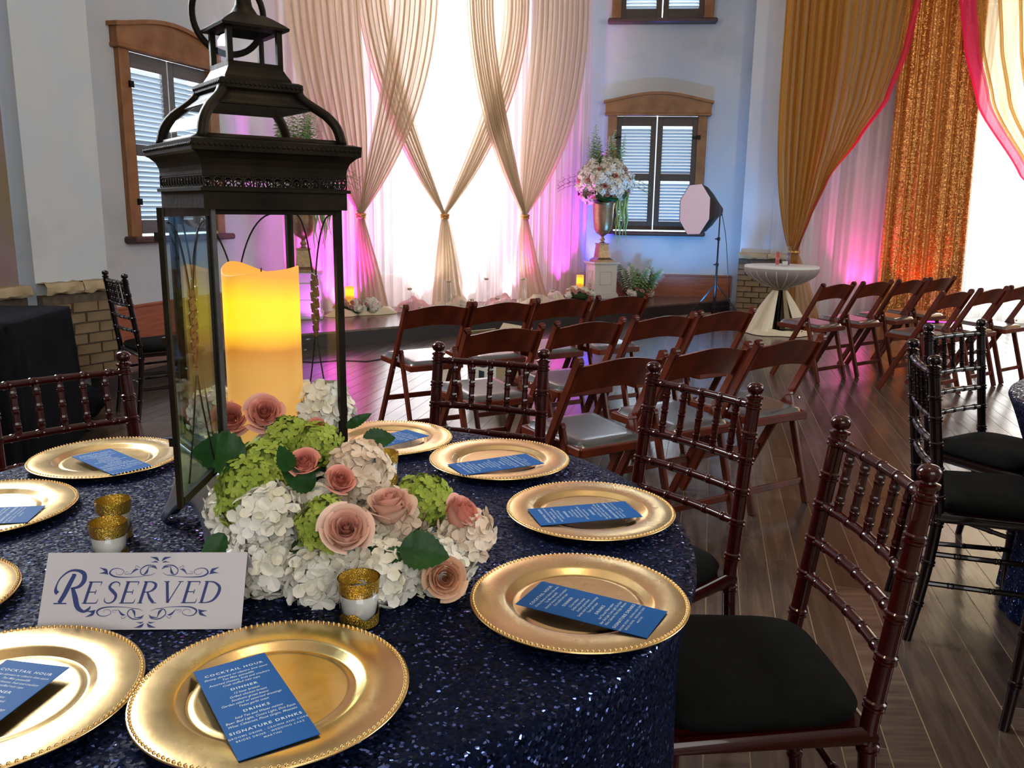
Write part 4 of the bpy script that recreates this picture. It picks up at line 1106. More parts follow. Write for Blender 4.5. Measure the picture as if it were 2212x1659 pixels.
# ---------------------------------------------------------------- blooms
def basis(ax):
    Zv = Vector(ax).normalized(); X = Zv.orthogonal().normalized(); return Matrix((X, Zv.cross(X), Zv)).transposed()
def hydrangea(r, n, pl, seed, flat=.85, parts=2):
    """two meshes' worth: petals in material 0, dark core in material 1"""
    rr = random.Random(seed); b = MB()
    b.m = 1; b.ball((0, 0, 0), r * .80, 12, 8); b.m = 0
    for i in range(n):
        z = 1 - 1.75 * (i + .5) / n; a = i * 2.39996 + rr.uniform(-.2, .2); s_ = sqrt(max(0, 1 - z * z))
        d = Vector((s_ * cos(a), s_ * sin(a), z)).normalized(); R = basis(d + Vector((rr.uniform(-.35, .35), rr.uniform(-.35, .35), rr.uniform(-.35, .35)))) @ Matrix.Rotation(rr.uniform(0, 2), 3, 'Z')
        c = d * r * rr.uniform(.80, 1.0); 
        for q in range(4):
            Rq = R @ Matrix.Rotation(q * pi / 2 + rr.uniform(-.15, .15), 3, 'Z'); l = pl * rr.uniform(.85, 1.15); cup = rr.uniform(.0, .55)
            P = [(0, 0, 0), (-l * .34, l * .35, l * .10), (0, l * .42, l * .02), (l * .34, l * .35, l * .10), (-l * .42, l * .72, l * .22 * cup + .1 * l), (0, l * .78, l * .20 * cup), (l * .42, l * .72, l * .22 * cup + .1 * l), (-l * .16, l * 1.02, l * .45 * cup), (l * .16, l * 1.02, l * .45 * cup)]
            b.add([c + Rq @ Vector(p) for p in P], [(0, 2, 1), (0, 3, 2), (1, 2, 5, 4), (2, 3, 6, 5), (4, 5, 7), (5, 8, 7), (5, 6, 8)])
    return b
def rose(r, seed, open_=1.0, n_out=3):
    """spiral rose opening along +z: overlapping cupped petals wound round a heart"""
    rr = random.Random(seed); b = MB(); N = 17
    def heart(u, v):
        a = u * 2 * pi * 2.2; rad = r * (.03 + .12 * u) * (.85 + .15 * v)
        return Vector((rad * cos(a), rad * sin(a), r * (-.2 + .80 * v)))
    b.grid(heart, 30, 2)
    for i in range(N):
        k = (i + 1) / N; a0 = i * 2.39996 + rr.uniform(-.15, .15); R = r * (.12 + .86 * k ** .95); zt = r * (.62 - .42 * k ** 2.2) * rr.uniform(.96, 1.05); wd = 2.5 - .9 * k; cu = r * (.02 + .20 * k ** 2)
        def f(u, v, a0=a0, R=R, zt=zt, wd=wd, cu=cu, k=k):
            a = a0 + (u - .5) * wd; e = abs(2 * u - 1); rad = R * (.50 + .42 * v ** .6 + .06 * e)
            z = zt - r * (.95 - .15 * k) * (1 - v) - r * .16 * e ** 3 * v
            if v > .6: q = (v - .6) / .4; rad += cu * q * q * (1 - .3 * e); z -= cu * .45 * q * q
            return Vector((rad * cos(a), rad * sin(a), z))
        b.grid(f, 8, 5)
    b.lathe([(.0001, -r * .80), (r * .28, -r * .70), (r * .50, -r * .45), (r * .55, -r * .2), (r * .3, -r * .05)], 14)
    return b
def leafm(L, W_, seed, bend=.25, veins=True):
    rr = random.Random(seed); b = MB(); n = 18
    def f(u, v):
        t_ = v; e = abs(2 * u - 1); wv = W_ * sin(pi * min(1, t_ ** .75)) ** .8 * (1 + .07 * (1 if int(v * n + .5) % 2 else -1) * (e > .99))
        x = (2 * u - 1) * wv / 2
        z = -bend * L * t_ * t_ + .22 * abs(x) + .010 * L * sin(v * n * 1.2) * (e)
        return Vector((x, L * t_, z))
    b.grid(f, 6, n)
    return b
def fern(L, n, seed, wl=.02):
    b = MB(); rr = random.Random(seed); b.tube([(0, 0, L * i / 6) for i in range(7)], .0025, 4)
    for i in range(n):
        z = L * (.2 + .8 * i / n); a = i * 2.4; l = wl * (1.2 - .8 * i / n) * rr.uniform(.8, 1.2)
        R = Matrix.Rotation(a, 3, 'Z'); c = Vector((0, 0, z))
        P = [(0, 0, 0), (l * .6, -l * .4, l * .3), (l * 1.3, 0, l * .25), (l * .6, l * .4, l * .3)]
        b.add([c + R @ Vector(p) for p in P], [(0, 1, 2, 3)])
    return b
def put(par, b, name, m, pos, ax=(0, 0, 1), spin=0, label=None, smooth='all'):
    o = b.build(name, m, par, smooth=smooth); o.location = pos; o.rotation_mode = 'XYZ'
    o.rotation_euler = (basis(ax) @ Matrix.Rotation(spin, 3, 'Z')).to_euler()
    if label: o['label'] = label
    return o
arr = thing('floral_arrangement', 'ivory hydrangea, lime hydrangea and blush rose arrangement spilling out of the lantern', 'flowers', (-.30, 1.30, TZ), 0)
A0 = Vector((-.30, 1.30, TZ))
CAM = Vector((0, 0, 1.349))
def toC(p, up_=.0): d = (CAM - Vector(p)); d.normalize(); return (d.x, d.y, d.z + up_)
HY = [(-.466, 1.345, .850, .044, 'w'), (-.440, 1.300, .805, .046, 'w'), (-.400, 1.265, .806, .052, 'w'), (-.375, 1.235, .875, .050, 'w'), (-.375, 1.225, .802, .055, 'w'), (-.290, 1.205, .798, .055, 'w'), (-.200, 1.205, .797, .056, 'w'), (-.110, 1.240, .797, .050, 'w'),
      (-.345, 1.500, .985, .050, 'w'), (-.255, 1.345, .915, .052, 'c'), (-.395, 1.41, .945, .040, 'w'), (-.545, 1.520, .965, .050, 'w'), (-.190, 1.300, .850, .050, 'c'), (-.070, 1.275, .835, .040, 'c'), (-.33, 1.33, .84, .07, 'w'), (-.44, 1.38, .86, .07, 'w'), (-.22, 1.33, .81, .06, 'w'),
      (-.405, 1.335, .925, .052, 'g'), (-.420, 1.290, .905, .052, 'g'), (-.432, 1.300, .865, .043, 'g'), (-.375, 1.385, .958, .042, 'g'), (-.325, 1.365, .958, .038, 'g'), (-.283, 1.215, .872, .046, 'g'), (-.145, 1.330, .868, .050, 'g'), (-.425, 1.45, 1.005, .016, 'g')]
pal = {'w': ('white_pet', 'wcore', 'hydrangea_bloom', None), 'c': ('cream_pet', 'wcore', 'hydrangea_bloom', 'cream peach-tinted hydrangea bloom'), 'g': ('green_pet', 'gcore', 'hydrangea_bloom', 'lime green hydrangea bloom')}
for i, (x, y, z, r, kd) in enumerate(HY):
    m1, m2, nm, lb = pal[kd]
    n = int((52 if kd != 'g' else 90) * (r / .05) ** 1.5) + 6
    b = hydrangea(r, n, .0225 if kd != 'g' else .0115, 10 + i)
    put(arr, b, nm, [M[m1], M[m2]], Vector((x, y, z)) - A0, toC((x, y, z), .8), i * .7, lb, smooth=False)
RO = [(-.425, 1.405, 1.000, .036, 'pink_pet', (.25, -.75, .6)), (-.490, 1.425, .985, .034, 'pink_pet', (.3, -.7, .6)), (-.325, 1.268, .955, .026, 'pink_pet', (.1, -.6, .8)), (-.270, 1.275, .925, .025, 'pink_pet', (.4, -.6, .7)),
      (-.240, 1.163, .886, .040, 'pale_pet', (.15, -.75, .65)), (-.190, 1.255, .890, .040, 'pale_pet', (.0, -.2, 1)), (-.075, 1.262, .875, .034, 'pink_pet', (.75, -.2, .6)), (-.098, 1.186, .802, .034, 'peach_pet', (.2, -.9, .35)), (-.345, 1.44, .965, .020, 'pink_pet', (.3, -.8, .5))]
for i, (x, y, z, r, m1, ax) in enumerate(RO):
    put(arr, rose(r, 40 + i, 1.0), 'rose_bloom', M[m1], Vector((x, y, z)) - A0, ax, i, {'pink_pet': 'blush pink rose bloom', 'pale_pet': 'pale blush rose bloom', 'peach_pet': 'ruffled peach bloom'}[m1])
LV = [(-.425, 1.300, .955, .088, .070, (-.9, -.15, .15), 1.2), (-.165, 1.185, .850, .075, .060, (.95, -.1, -.1), .2), (-.440, 1.220, .855, .060, .035, (-.4, -.5, -.7), .5), (-.375, 1.42, .955, .06, .05, (-.2, -.5, .5), .9), (-.29, 1.43, .97, .05, .02, (.8, .0, .5), .3),
      (-.27, 1.47, .935, .06, .04, (.9, .1, .1), 1.5), (-.31, 1.27, .915, .06, .045, (-.6, -.3, .5), .1), (-.22, 1.19, .835, .06, .028, (.9, -.3, .1), .4), (-.155, 1.19, .84, .05, .025, (-.8, -.4, .0), .2), (-.34, 1.24, .95, .045, .03, (-.2, -.3, .9), .6)]
for i, (x, y, z, L, W_, d, tw) in enumerate(LV):
    dv = Vector(d).normalized(); nrm = Vector(toC((x, y, z), .3)); nrm = (nrm - dv * nrm.dot(dv)).normalized(); X = dv.cross(nrm)
    o = leafm(L, W_, i, .18).build('leaf', M['leaf'], arr, smooth='all'); o.location = Vector((x, y, z)) - A0; o.rotation_euler = Matrix((X, dv, nrm)).transposed().to_euler()
b = MB(); b.ball((0, 0, 0), .09, 14, 8, (1.3, 1, .45)); o = b.build('stem_mass', M['core'], arr, smooth='all'); o.location = Vector((-.30, 1.30, .815)) - A0
b = MB(); b.ball((0, 0, 0), .075, 14, 8, (1.0, 1, .6)); o = b.build('stem_mass', M['core'], arr, smooth='all'); o.location = Vector((-.38, 1.40, .915)) - A0
# ---------------------------------------------------------------- stage drapes
def sheet(name, fn, nu, nv, m, parent): return MB().grid(fn, nu, nv).build(name, m, parent, smooth='all')
bd = thing('backdrop_drape', 'wide white voile backdrop hanging in pleats behind the stage swags', 'drape', STG(0, 0, 0), radians(37))
# local: x along, -y into the room
def lp(s, d, z): return Vector((s, -d, z))
def voile(u, v, s0=-2.26, s1=2.20):
    s = s0 + (s1 - s0) * u; z = 5.9 - (5.9 - .16) * v
    ph = s * 2 * pi * 7.5 + 1.2 * sin(s * 5)
    return lp(s, .0 + .028 * sin(ph) + .014 * sin(2.3 * ph + 1) + .05 * v * sin(s * 3), z)
sheet('voile_panel', voile, 420, 8, M['voile'], bd)
def smooth(t): t = max(0, min(1, t)); return t * t * (3 - 2 * t)
ZT, ZH = 1.27, 3.8
def wing(tie_s, a, c, d0, d1, npl, seed, name, par, m):
    """cloth from the header (a..c along the rod) gathered into the tie"""
    def f(u, v):
        z = 5.9 - (5.9 - ZT) * v ** .9
        hgt = min(1, (z - ZT) / (ZH - ZT)); off = 1 - (1 - hgt) ** 1.75
        ph = 2 * pi * npl * u + seed + .9 * sin(5 * u + seed)
        sp = (u - .5)
        mid = (a + c) / 2 - tie_s; offw = 1 - (1 - hgt) ** 3.2
        s = tie_s + mid * off + sp * (.04 + (c - a - .04) * offw) + (.014 * sin(ph + 2) + .008 * sin(2.3 * ph)) * off
        amp = .012 + .035 * (1 - off) * off * 2 + .010 * off
        d = .26 + (d0 + (d1 - d0) * u) * off + amp * sin(ph) + .3 * amp * sin(2.7 * ph)
        return lp(s, d, z)
    return sheet(name, f, 110, 44, m, par)
def tail(tie_s, wid, lean, seed, par, m):
    def f(u, v):
        z = ZT - (ZT - .165) * v; k = v ** .75
        ph = 2 * pi * 6 * u + seed; sp = (u - .5)
        s = tie_s + lean * v + sp * (.04 + (wid - .04) * k) + .03 * v * sin(3 * v + seed)
        d = .26 + (.02 + .045 * k) * sin(ph) + .10 * v * v + .02 * sin(2.3 * ph) * v
        return lp(s, d, z)
    sheet('tail', f, 90, 24, m, par)
def puddle(sc, wid, dep, seed, par, m):
    def f(u, v):
        a = 2 * pi * u; r = v
        n = noise.noise(Vector((cos(a) * 2 * r + seed, sin(a) * 2 * r, seed)))
        return lp(sc + wid * r * cos(a) * (1 + .3 * n), .42 + dep * r * sin(a) * (1 + .3 * n), .158 + max(0, (.085 + .09 * n) * (1 - r ** 2.5)) + .012 * (1 - r) * sin(14 * r + 9 * a))
    MB().grid(f, 60, 10, True).build('puddle', m, par, smooth='all')
sw = [(-1.44, [(-2.25, -1.43, .0, .04, 10), (-1.02, -.44, .06, .10, 9)], .44, .08, 'left ivory tulle swag tied in a knot, lit magenta beneath'),
      (-.32, [(-1.40, -1.03, -.08, -.06, 7), (.60, .99, -.06, -.08, 7)], .46, .03, 'middle ivory tulle swag tied in front of the brightest window'),
      (.91, [(-.04, .36, .08, .04, 9), (.99, 1.95, .04, .0, 11)], .46, .09, 'right ivory tulle swag, magenta glow under its knot')]
for i, (ts, wings, tw, ln_, lab) in enumerate(sw):
    t = thing('tulle_swag', lab, 'drape', STG(0, 0, 0), radians(37), 'ivory tulle swags over the stage')
    for a, c, d0, d1, npl in wings: wing(ts, a, c, d0, d1, npl, i * 2.1 + a, 'swag_panel', t, M['ivory'])
    tail(ts, tw, ln_, i * 1.7, t, M['ivory_tail'])
    puddle(ts + ln_, .30, .16, i * 3.3 + 1, t, M['ivory_cloth'])
    q = MB(); q.tube([lp(ts + .045 * cos(2 * pi * k / 16), .27 + .045 * sin(2 * pi * k / 16), ZT) for k in range(16)], .018, 8, closed=True)
    q.tube([lp(ts + .040 * cos(2 * pi * k / 16), .27 + .040 * sin(2 * pi * k / 16), ZT - .03) for k in range(16)], .018, 8, closed=True)
    q.build('tie_band', M['glitter_big'], t, smooth='all')
# heaps of satin on the stage edge
def heap(label, s, d, w_, dep, hgt, m, seed, grp='satin heaps along the stage'):
    t = thing('satin_heap', label, 'cloth', STG(s, d, .155), radians(37), grp)
    def f(u, v):
        a = 2 * pi * u; r = v; n = noise.noise(Vector((cos(a) * 1.6 * r + seed, sin(a) * 1.6 * r, seed)))
        return Vector((w_ * r * cos(a) * (1 + .25 * n), dep * r * sin(a) * (1 + .25 * n), .004 + max(0, hgt * (1 - r ** 2.2) * (1 + .6 * n)) + .010 * sin(12 * r * cos(a) + seed) * (1 - r)))
    MB().grid(f, 48, 10, True).build('cloth', m, t, smooth='all')
heap('blush satin heap between the left and middle swag tails', -.86, .42, .24, .15, .17, M['pink_cloth'], 1)
heap('pale blush satin heap between the middle and right swag tails', .42, .42, .24, .13, .12, M['pink_cloth'], 4)
heap('ivory satin heap left of the left swag tail', -1.80, .45, .20, .12, .07, M['ivory_cloth'], 7)
heap('ivory tulle heap left of the candle flowers at the right', 1.32, .42, .16, .14, .12, M['ivory_cloth'], 9)

# glass cylinders with floating candles
def cylinder(label, s, d, r, hgt, water=.8, float_=True, wd=True):
    t = thing('glass_cylinder', label, 'vase', STG(s, d, .1555), 0, 'glass cylinder vases on the stage')
    MB().lathe([(.0001, .003), (r - .004, .003), (r, .008), (r, hgt), (r - .004, hgt), (r - .005, .012), (.0001, .012)], 24).build('glass', M['vase'], t, smooth='all')
    MB().lathe([(.0001, hgt * water - .018), (.022, hgt * water - .018), (.027, hgt * water - .004), (.027, hgt * water + .006), (.0001, hgt * water + .008)], 16).build('floating_candle', M['wax_s'], t, smooth='all')
CY = [(-1.12, .60, .055, .10, .8, 'short glass cylinder right of the left swag tail'), (-.98, .55, .055, .30, .93, 'tall glass cylinder left of the blush satin heap'), (-.92, .70, .045, .12, .6, 'small glass cylinder in front of the tall one at the left'),
      (-.46, .58, .060, .36, .97, 'tallest glass cylinder left of the middle swag tail'), (-.38, .74, .045, .13, .6, 'small glass cylinder before the middle swag tail'), (-.22, .72, .055, .26, .5, 'mid-height glass cylinder before the middle swag tail'),
      (.14, .50, .055, .36, .97, 'tall glass cylinder right of the middle swag tail'), (.20, .66, .050, .17, .7, 'short glass cylinder with a pale candle right of the middle tail'), (.33, .68, .045, .10, .7, 'very small glass cylinder by the pale satin'),
      (.68, .54, .060, .34, .97, 'tall glass cylinder left of the right swag tail'), (.82, .70, .045, .12, .7, 'small glass cylinder before the right swag tail'), (1.06, .68, .050, .20, .85, 'glass cylinder right of the right swag tail')]
for s, d, r, hgt, wt, lab in CY: cylinder(lab, s, d, r, hgt, wt)

# pedestals, urns and tall bouquets
def pedestal(pos, yaw, label):
    t = thing('pedestal', label, 'pedestal', pos, yaw, 'white panelled pedestals')
    b = MB(); b.box((0, 0, .25), (.33, .33, .47), bev=.004); b.build('shaft', M['white_paint'], t)
    b = MB(); b.box((0, 0, .49), (.385, .385, .022), bev=.004); b.box((0, 0, .472), (.355, .355, .018), bev=.004); b.build('top_slab', M['white_paint'], t)
    b = MB(); b.box((0, 0, .03), (.375, .375, .06), bev=.006); b.box((0, 0, .07), (.35, .35, .022), bev=.006); b.build('plinth', M['white_paint'], t)
    for k in range(4):
        R = Matrix.Rotation(k * pi / 2, 3, 'Z'); b = MB()
        for sx in (-1, 1): b.box(R @ Vector((sx * .085, -.168, .29)), (.014, .012, .19), R, bev=.003)
        for sz in (-1, 1): b.box(R @ Vector((0, -.168, .29 + sz * .088)), (.184, .012, .014), R, bev=.003)
        b.build('panel_moulding', M['white_paint'], t)
def urn(pos, yaw, label):
    t = thing('urn', label, 'urn', pos, yaw, 'champagne gold urns on the pedestals')
    b = MB(); b.square_loft([(.125, 0), (.125, .025), (.110, .035), (.100, .045), (.085, .055), (.066, .23), (.075, .235), (.075, .25)], caps=True); b.build('plinth', M['urn'], t)
    b = MB(); b.lathe([(.055, .25), (.035, .262), (.022, .275), (.036, .295), (.036, .305), (.020, .325), (.022, .345), (.045, .362), (.085, .385), (.118, .44), (.133, .53), (.140, .64), (.146, .76), (.155, .79), (.158, .80), (.145, .80), (.12, .74), (.0001, .70)], 36)
    b.build('bowl', M['urn'], t, smooth='all')
def small_rose(r, seed): return rose(r, seed)
hyd_s = [hydrangea(.075, 34, .036, 70 + k) for k in range(3)]; hyd_me = []
for q in hyd_s: o = q.build('hydrangea_bloom', [M['white_pet'], M['wcore']], None, smooth=False); hyd_me.append(o.data); bpy.data.objects.remove(o)
ros_me = []
for k, mm in enumerate(('pale_pet', 'pink_pet', 'pale_pet')): o = rose(.042, 90 + k).build('rose_bloom', M[mm], None, smooth='all'); ros_me.append(o.data); bpy.data.objects.remove(o)
spk = []
for k, (L, mm, wl_) in enumerate(((.55, 'spike', .065), (.48, 'spike', .060), (.45, 'white_pet', .055))):
    o = fern(L, 46, k, wl_).build('flower_spike', M[mm], None, smooth=False); spk.append(o.data); bpy.data.objects.remove(o)
spray = []
for k, mm in enumerate(('spike', 'white_pet')):
    o = fern(.42, 60, 20 + k, .062).build('flower_spike', M[mm], None, smooth=False); spray.append(o.data); bpy.data.objects.remove(o)
lf_me = leafm(.09, .05, 5, .3).build('leaf', M['leaf'], None, smooth='all'); lf = lf_me.data; bpy.data.objects.remove(lf_me)
def binst(par, me, name, loc, ax, sc=1, spin=0):
    o = bpy.data.objects.new(name, me); COL.objects.link(o); o.parent = par; o.location = loc; o.scale = (sc,) * 3
    o.rotation_euler = (basis(ax) @ Matrix.Rotation(spin, 3, 'Z')).to_euler(); return o
def bouquet(pos, label, seed):
    t = thing('tall_bouquet', label, 'flowers', pos, 0, 'tall bouquets in gold urns'); r = random.Random(seed)
    b = MB(); b.ball((0, 0, .27), .27, 18, 12, (1.05, 1, .95)); b.build('stem_mass', M['core'], t, smooth='all')
    n = 104
    for i in range(n):
        z = 1 - 1.72 * (i + .5) / n; a = i * 2.39996; s_ = sqrt(1 - z * z); d = Vector((s_ * cos(a), s_ * sin(a), z))
        p = Vector((d.x * .32, d.y * .32, .28 + d.z * .28))
        k = r.random()
        if k < .52: binst(t, r.choice(hyd_me), 'hydrangea_bloom', p, d, r.uniform(.8, 1.15), r.random() * 6)
        elif k < .93: binst(t, r.choice(ros_me), 'rose_bloom', p * 1.0 + d * .04, d, r.uniform(.75, 1.0), r.random() * 6)
        else: binst(t, lf, 'leaf', p + d * .03, d + Vector((r.uniform(-.6, .6), r.uniform(-.6, .6), .4)), 1.3, r.random() * 6)
    for i in range(14):
        a = i * 2.4; rad = .03 + .17 * r.random(); p = Vector((rad * cos(a) * 1.3, rad * sin(a) * .8, .46))
        binst(t, spk[i % 3], 'flower_spike', p, (p.x * 1.1, p.y * .8, 1), r.uniform(.75, 1.1), i)
    # hanging amaranthus
    for i in range(8):
        x = .16 + .022 * i + r.uniform(-.01, .01); y = -.12 - .02 * (i % 3); L = r.uniform(.45, .70); b = MB()
        pts = [Vector((x + .012 * sin(k * 1.3 + i), y + .01 * cos(k + i), .16 - L * k / 10)) for k in range(11)]
        b.tube(pts, [.004 + .008 * sin(pi * min(1, k / 10 + .1)) * (1 + .3 * (k % 2)) for k in range(11)], 6)
        b.build('hanging_tassel', M['spike'], t, smooth='all')
    for i in range(8):  # wispy twigs at the sides
        sg = -1 if i % 2 else 1; b = MB(); a = r.uniform(-.2, .35)
        pts = [Vector((sg * (.25 + .07 * k), -.05 * i % .1, .30 + a * .07 * k - .006 * k * k + .04 * (i // 2 - 1.5))) for k in range(6)]
        b.tube(pts, .003, 4)
        for k in range(1, 6):
            for q in (-1, 1): b.tube([pts[k], pts[k] + Vector((sg * .035, .01 * q, .03 * q))], .0022, 3)
        b.build('twig', M['leaf_l'] if sg > 0 else M['stem_b'], t, smooth='all')
    for i in range(7):
        a = pi + i * .45; p = Vector((.26 * cos(a), -.12 + .2 * sin(a), .06)); binst(t, lf, 'leaf', p, (cos(a), sin(a), -.9), 1.6, i)
M['stem_b'] = mat('brown_twig', (.14, .09, .07), .7)
for nm, (x, y), bl in (('right', (1.22, 11.78), 5), ('left', (-2.27, 9.18), 6)):
    pedestal((x, y, .155), radians(18 if nm == 'right' else 10), f'white panelled pedestal at the {nm} end of the stage backdrop')
    urn((x, y, .6585), radians(18 if nm == 'right' else 10), f'champagne gold urn on the {nm} pedestal')
    bouquet((x, y, 1.44), f'tall rose, hydrangea and green spike bouquet in the {nm} urn', bl)

def low_flowers(pos, label, seed, candle=True, n=34, rad=.20, spikes=0, grp='low flower mounds on the stage'):
    t = thing('flower_mound', label, 'flowers', pos, 0, grp); r = random.Random(seed)
    b = MB(); b.ball((0, 0, .06), rad * .75, 14, 8, (1, 1, .5)); b.build('stem_mass', M['core'], t, smooth='all')
    for i in range(n):
        a = i * 2.39996; q = sqrt((i + .5) / n); p = Vector((rad * q * cos(a), rad * .7 * q * sin(a), .06 + .09 * (1 - q * q)))
        if candle and q < .33: continue
        d = Vector((p.x * 3, p.y * 3, .6)); k = r.random()
        if k < .30: binst(t, r.choice(hyd_me), 'hydrangea_bloom', p, d, .62, i)
        elif k < .92: binst(t, r.choice(ros_me), 'rose_bloom', p + Vector((0, 0, .03)), d, .85, i)
        else: binst(t, lf, 'leaf', p + Vector((0, 0, .04)), d, 1, i)
    for i in range(spikes):
        a = i * 2.4; p = Vector((.12 * cos(a) * (1 if i else 0) + .02 * r.random(), .07 * sin(a), .10)); binst(t, spray[i % 2], 'flower_spike', p, (p.x * 5.5 + r.uniform(-.3, .3), p.y * 3 - .15, .8), r.uniform(.6, 1.0), i)
    if candle:
        for sg in (-1, 1): binst(t, spk[0], 'flower_spike', Vector((sg * .12, .02, .06)), (sg * .15, 0, 1), .52, sg)
    return t
def small_pillar(pos, label, r, hgt):
    t = thing('pillar_candle', label, 'candle', pos, 0, 'small glowing pillar candles on the stage')
    MB().lathe([(.0001, 0), (r, 0), (r, hgt), (r - .006, hgt + .002), (r - .012, hgt - .012), (.0001, hgt - .014)], 24).build('wax_body', M['wax2'], t, smooth='all')
    MB().tube([(0, 0, hgt - .014), (0, 0, hgt + .002)], .0015, 5).build('wick', M['black_metal'], t)
M['wax2'] = wax('glowing_wax_small', .25, .12, 0, 1.2)
p = STG(1.76, .42, .1555); low_flowers(p, 'low mound of blush roses around the lit candle beside the right pedestal', 3)
small_pillar((p.x, p.y, .235), 'small lit pillar candle in the rose mound at the right', .050, .25)
p = STG(-1.66, .38, .1555); low_flowers((p.x, p.y, .1555), 'low rose mound with a lit candle beside the left pedestal', 4, n=26, rad=.17)
small_pillar((p.x, p.y, .235), 'small lit pillar candle seen through the lantern at the left', .050, .24)
p = (-1.62, 9.55, .1555); low_flowers(p, 'small white flower cluster lying on the stage edge at the left', 8, False, 12, .10)
p = (1.74, 11.80, .1555); low_flowers(p, 'white and green spiky arrangement on the stage right of the pedestal', 6, False, 30, .22, spikes=46)

# ---------------------------------------------------------------- gold and pink drapes on the right
GS = STG
def rp(s, d, z): return Vector((s, -d, z))
t = thing('backing_drape', 'white pleated backing drape behind the gold swags', 'drape', RGT(0, 0, 0), radians(-5))
def backing(u, v):
    s = .0 + 4.9 * u; ph = s * 2 * pi * 3.6 + sin(s * 3); return rp(s, -.12 + .05 * sin(ph) + .02 * sin(2.7 * ph), 5.6 - 5.59 * v)
sheet('drape_panel', backing, 360, 6, M['white_drape'], t)
t = thing('sequin_panel', 'orange gold sequined panel hanging in the middle of the right drapes', 'drape', RGT(0, 0, 0), radians(-5))
def seqp(u, v):
    s = (.93 + .03 * v) + (.93 + .12 * v) * u; ph = 2 * pi * 6.5 * u + .6 * sin(6 * u); return rp(s, .04 + .035 * sin(ph) + .012 * sin(2.3 * ph), 5.6 - 5.59 * v)
sheet('drape_panel', seqp, 160, 12, M['seq_gold'], t)
def gswag(label, tie, zt, top0, top1, sgn, npl=16):
    t = thing('organza_swag', label, 'drape', RGT(0, 0, 0), radians(-5), 'gold organza swags')
    def mk(u0, u1, m, name, nu, dd=0.0):
        def f(uu, v):
            u = u0 + (u1 - u0) * uu; z = 5.6 - (5.6 - zt) * v
            hgt = max(0, min(1, (z - zt) / (3.9 - zt)))
            o_out = 1 - (1 - hgt) ** 4.5; o_in = hgt ** 1.25 * (2.3 - 1.3 * hgt) if hgt < 1 else 1
            T_ = [(0, 0), (.14, .08), (.293, .24), (.45, .53), (.606, .78), (.8, .93), (1, 1)] if sgn > 0 else [(0, 0), (.15, .42), (.3, .69), (.59, .89), (.8, .96), (1, 1)]
            for (h0, q0), (h1, q1) in zip(T_, T_[1:]):
                if hgt <= h1: o_in = q0 + (q1 - q0) * smooth((hgt - h0) / (h1 - h0)) * .3 + (q1 - q0) * .7 * (hgt - h0) / (h1 - h0); break
            off = o_out * (1 - u) ** 1.1 + o_in * (1 - (1 - u) ** 1.1)
            s_top = top0 + (top1 - top0) * u; sp = (u - .5) * .09
            ph = 2 * pi * npl * u + 1.4 * sin(4 * u)
            s = tie + sp + (s_top - tie - sp) * off + (.030 * sin(ph + 1) + .014 * sin(2.2 * ph + 2 * u)) * off
            amp = .012 + .045 * off
            return rp(s, .34 + amp * sin(ph) + .4 * amp * sin(2.6 * ph) - .10 * u * off + dd, z)
        sheet(name, f, nu, 60, m, t)
    mk(0, .97, M['gold_org'], 'organza_panel', 200); mk(.962, 1.0, M['pink_org'], 'pink_edge_panel', 24, .02)
    mk(.0, .45, M['gold_org'], 'organza_underlay', 90, -.10)
    def tl(u, v):
        z = zt - (zt - .012) * v; ph = 2 * pi * 8 * u; s = tie + sgn * .10 * v + (u - .5) * (.09 + .50 * v ** .8); return rp(s, .34 + (.02 + .05 * v) * sin(ph), z)
    sheet('tail', tl, 90, 16, M['gold_org'], t)
    q = MB(); q.tube([rp(tie + .058 * cos(2 * pi * k / 18), .34 + .05 * sin(2 * pi * k / 18), zt) for k in range(18)], .020, 8, closed=True); q.build('tie_band', M['glitter_big'], t, smooth='all')
gswag('gold organza swag gathered low behind the cocktail table, pink lower edge', -.18, .88, -.50, 1.07, 1)
gswag('gold organza swag at the right edge sweeping out of the frame', 4.5, .88, 4.9, 1.50, -1)
t = thing('light_bar', 'magenta glowing LED bar on the floor under the orange drape', 'light', RGT(1.75, .42, 0), radians(-5))
MB().box((0, 0, .03), (.62, .07, .06), bev=.008).build('housing', M['black_metal'], t); MB().box((0, 0, .062), (.58, .05, .01)).build('led_strip', M['led'], t)

# ---------------------------------------------------------------- cocktail table
t = thing('cocktail_table', 'small round table in white stretch cloth with a taupe swag and cream satin skirt', 'table', (3.06, 9.68, 0), 0)
R_ = .41; TT = .765
MB().lathe([(.0001, TT), (R_ - .01, TT), (R_, TT - .004), (R_ + .002, TT - .015), (R_ - .002, TT - .03), (.0001, TT - .03)], 48).build('covered_top', M['table_cloth'], t, smooth=True)
def bowl(u, v):
    th = 2 * pi * u; r = R_ * (1 - v ** 1.9) + .075 * v; return Vector((r * (1 + .03 * v * sin(20 * th)) * cos(th), r * (1 + .03 * v * sin(20 * th)) * sin(th), TT - .025 - .235 * v))
MB().grid(bowl, 120, 14, True).build('tulle_swag', M['taupe'], t, smooth='all')
b = MB()
for k in range(22):
    th = 2 * pi * k / 22; b.tube([Vector((cos(th), sin(th), 0)) * ((R_ - .004) * (1 - (v / 8) ** 1.9) + .078 * v / 8) + Vector((0, 0, TT - .028 - .232 * v / 8)) for v in range(9)], .004, 5)
b.build('swag_pleat', M['table_cloth'], t, smooth='all')
MB().lathe([(.03, .01), (.03, TT - .03)], 12).build('column', M['black_metal'], t)
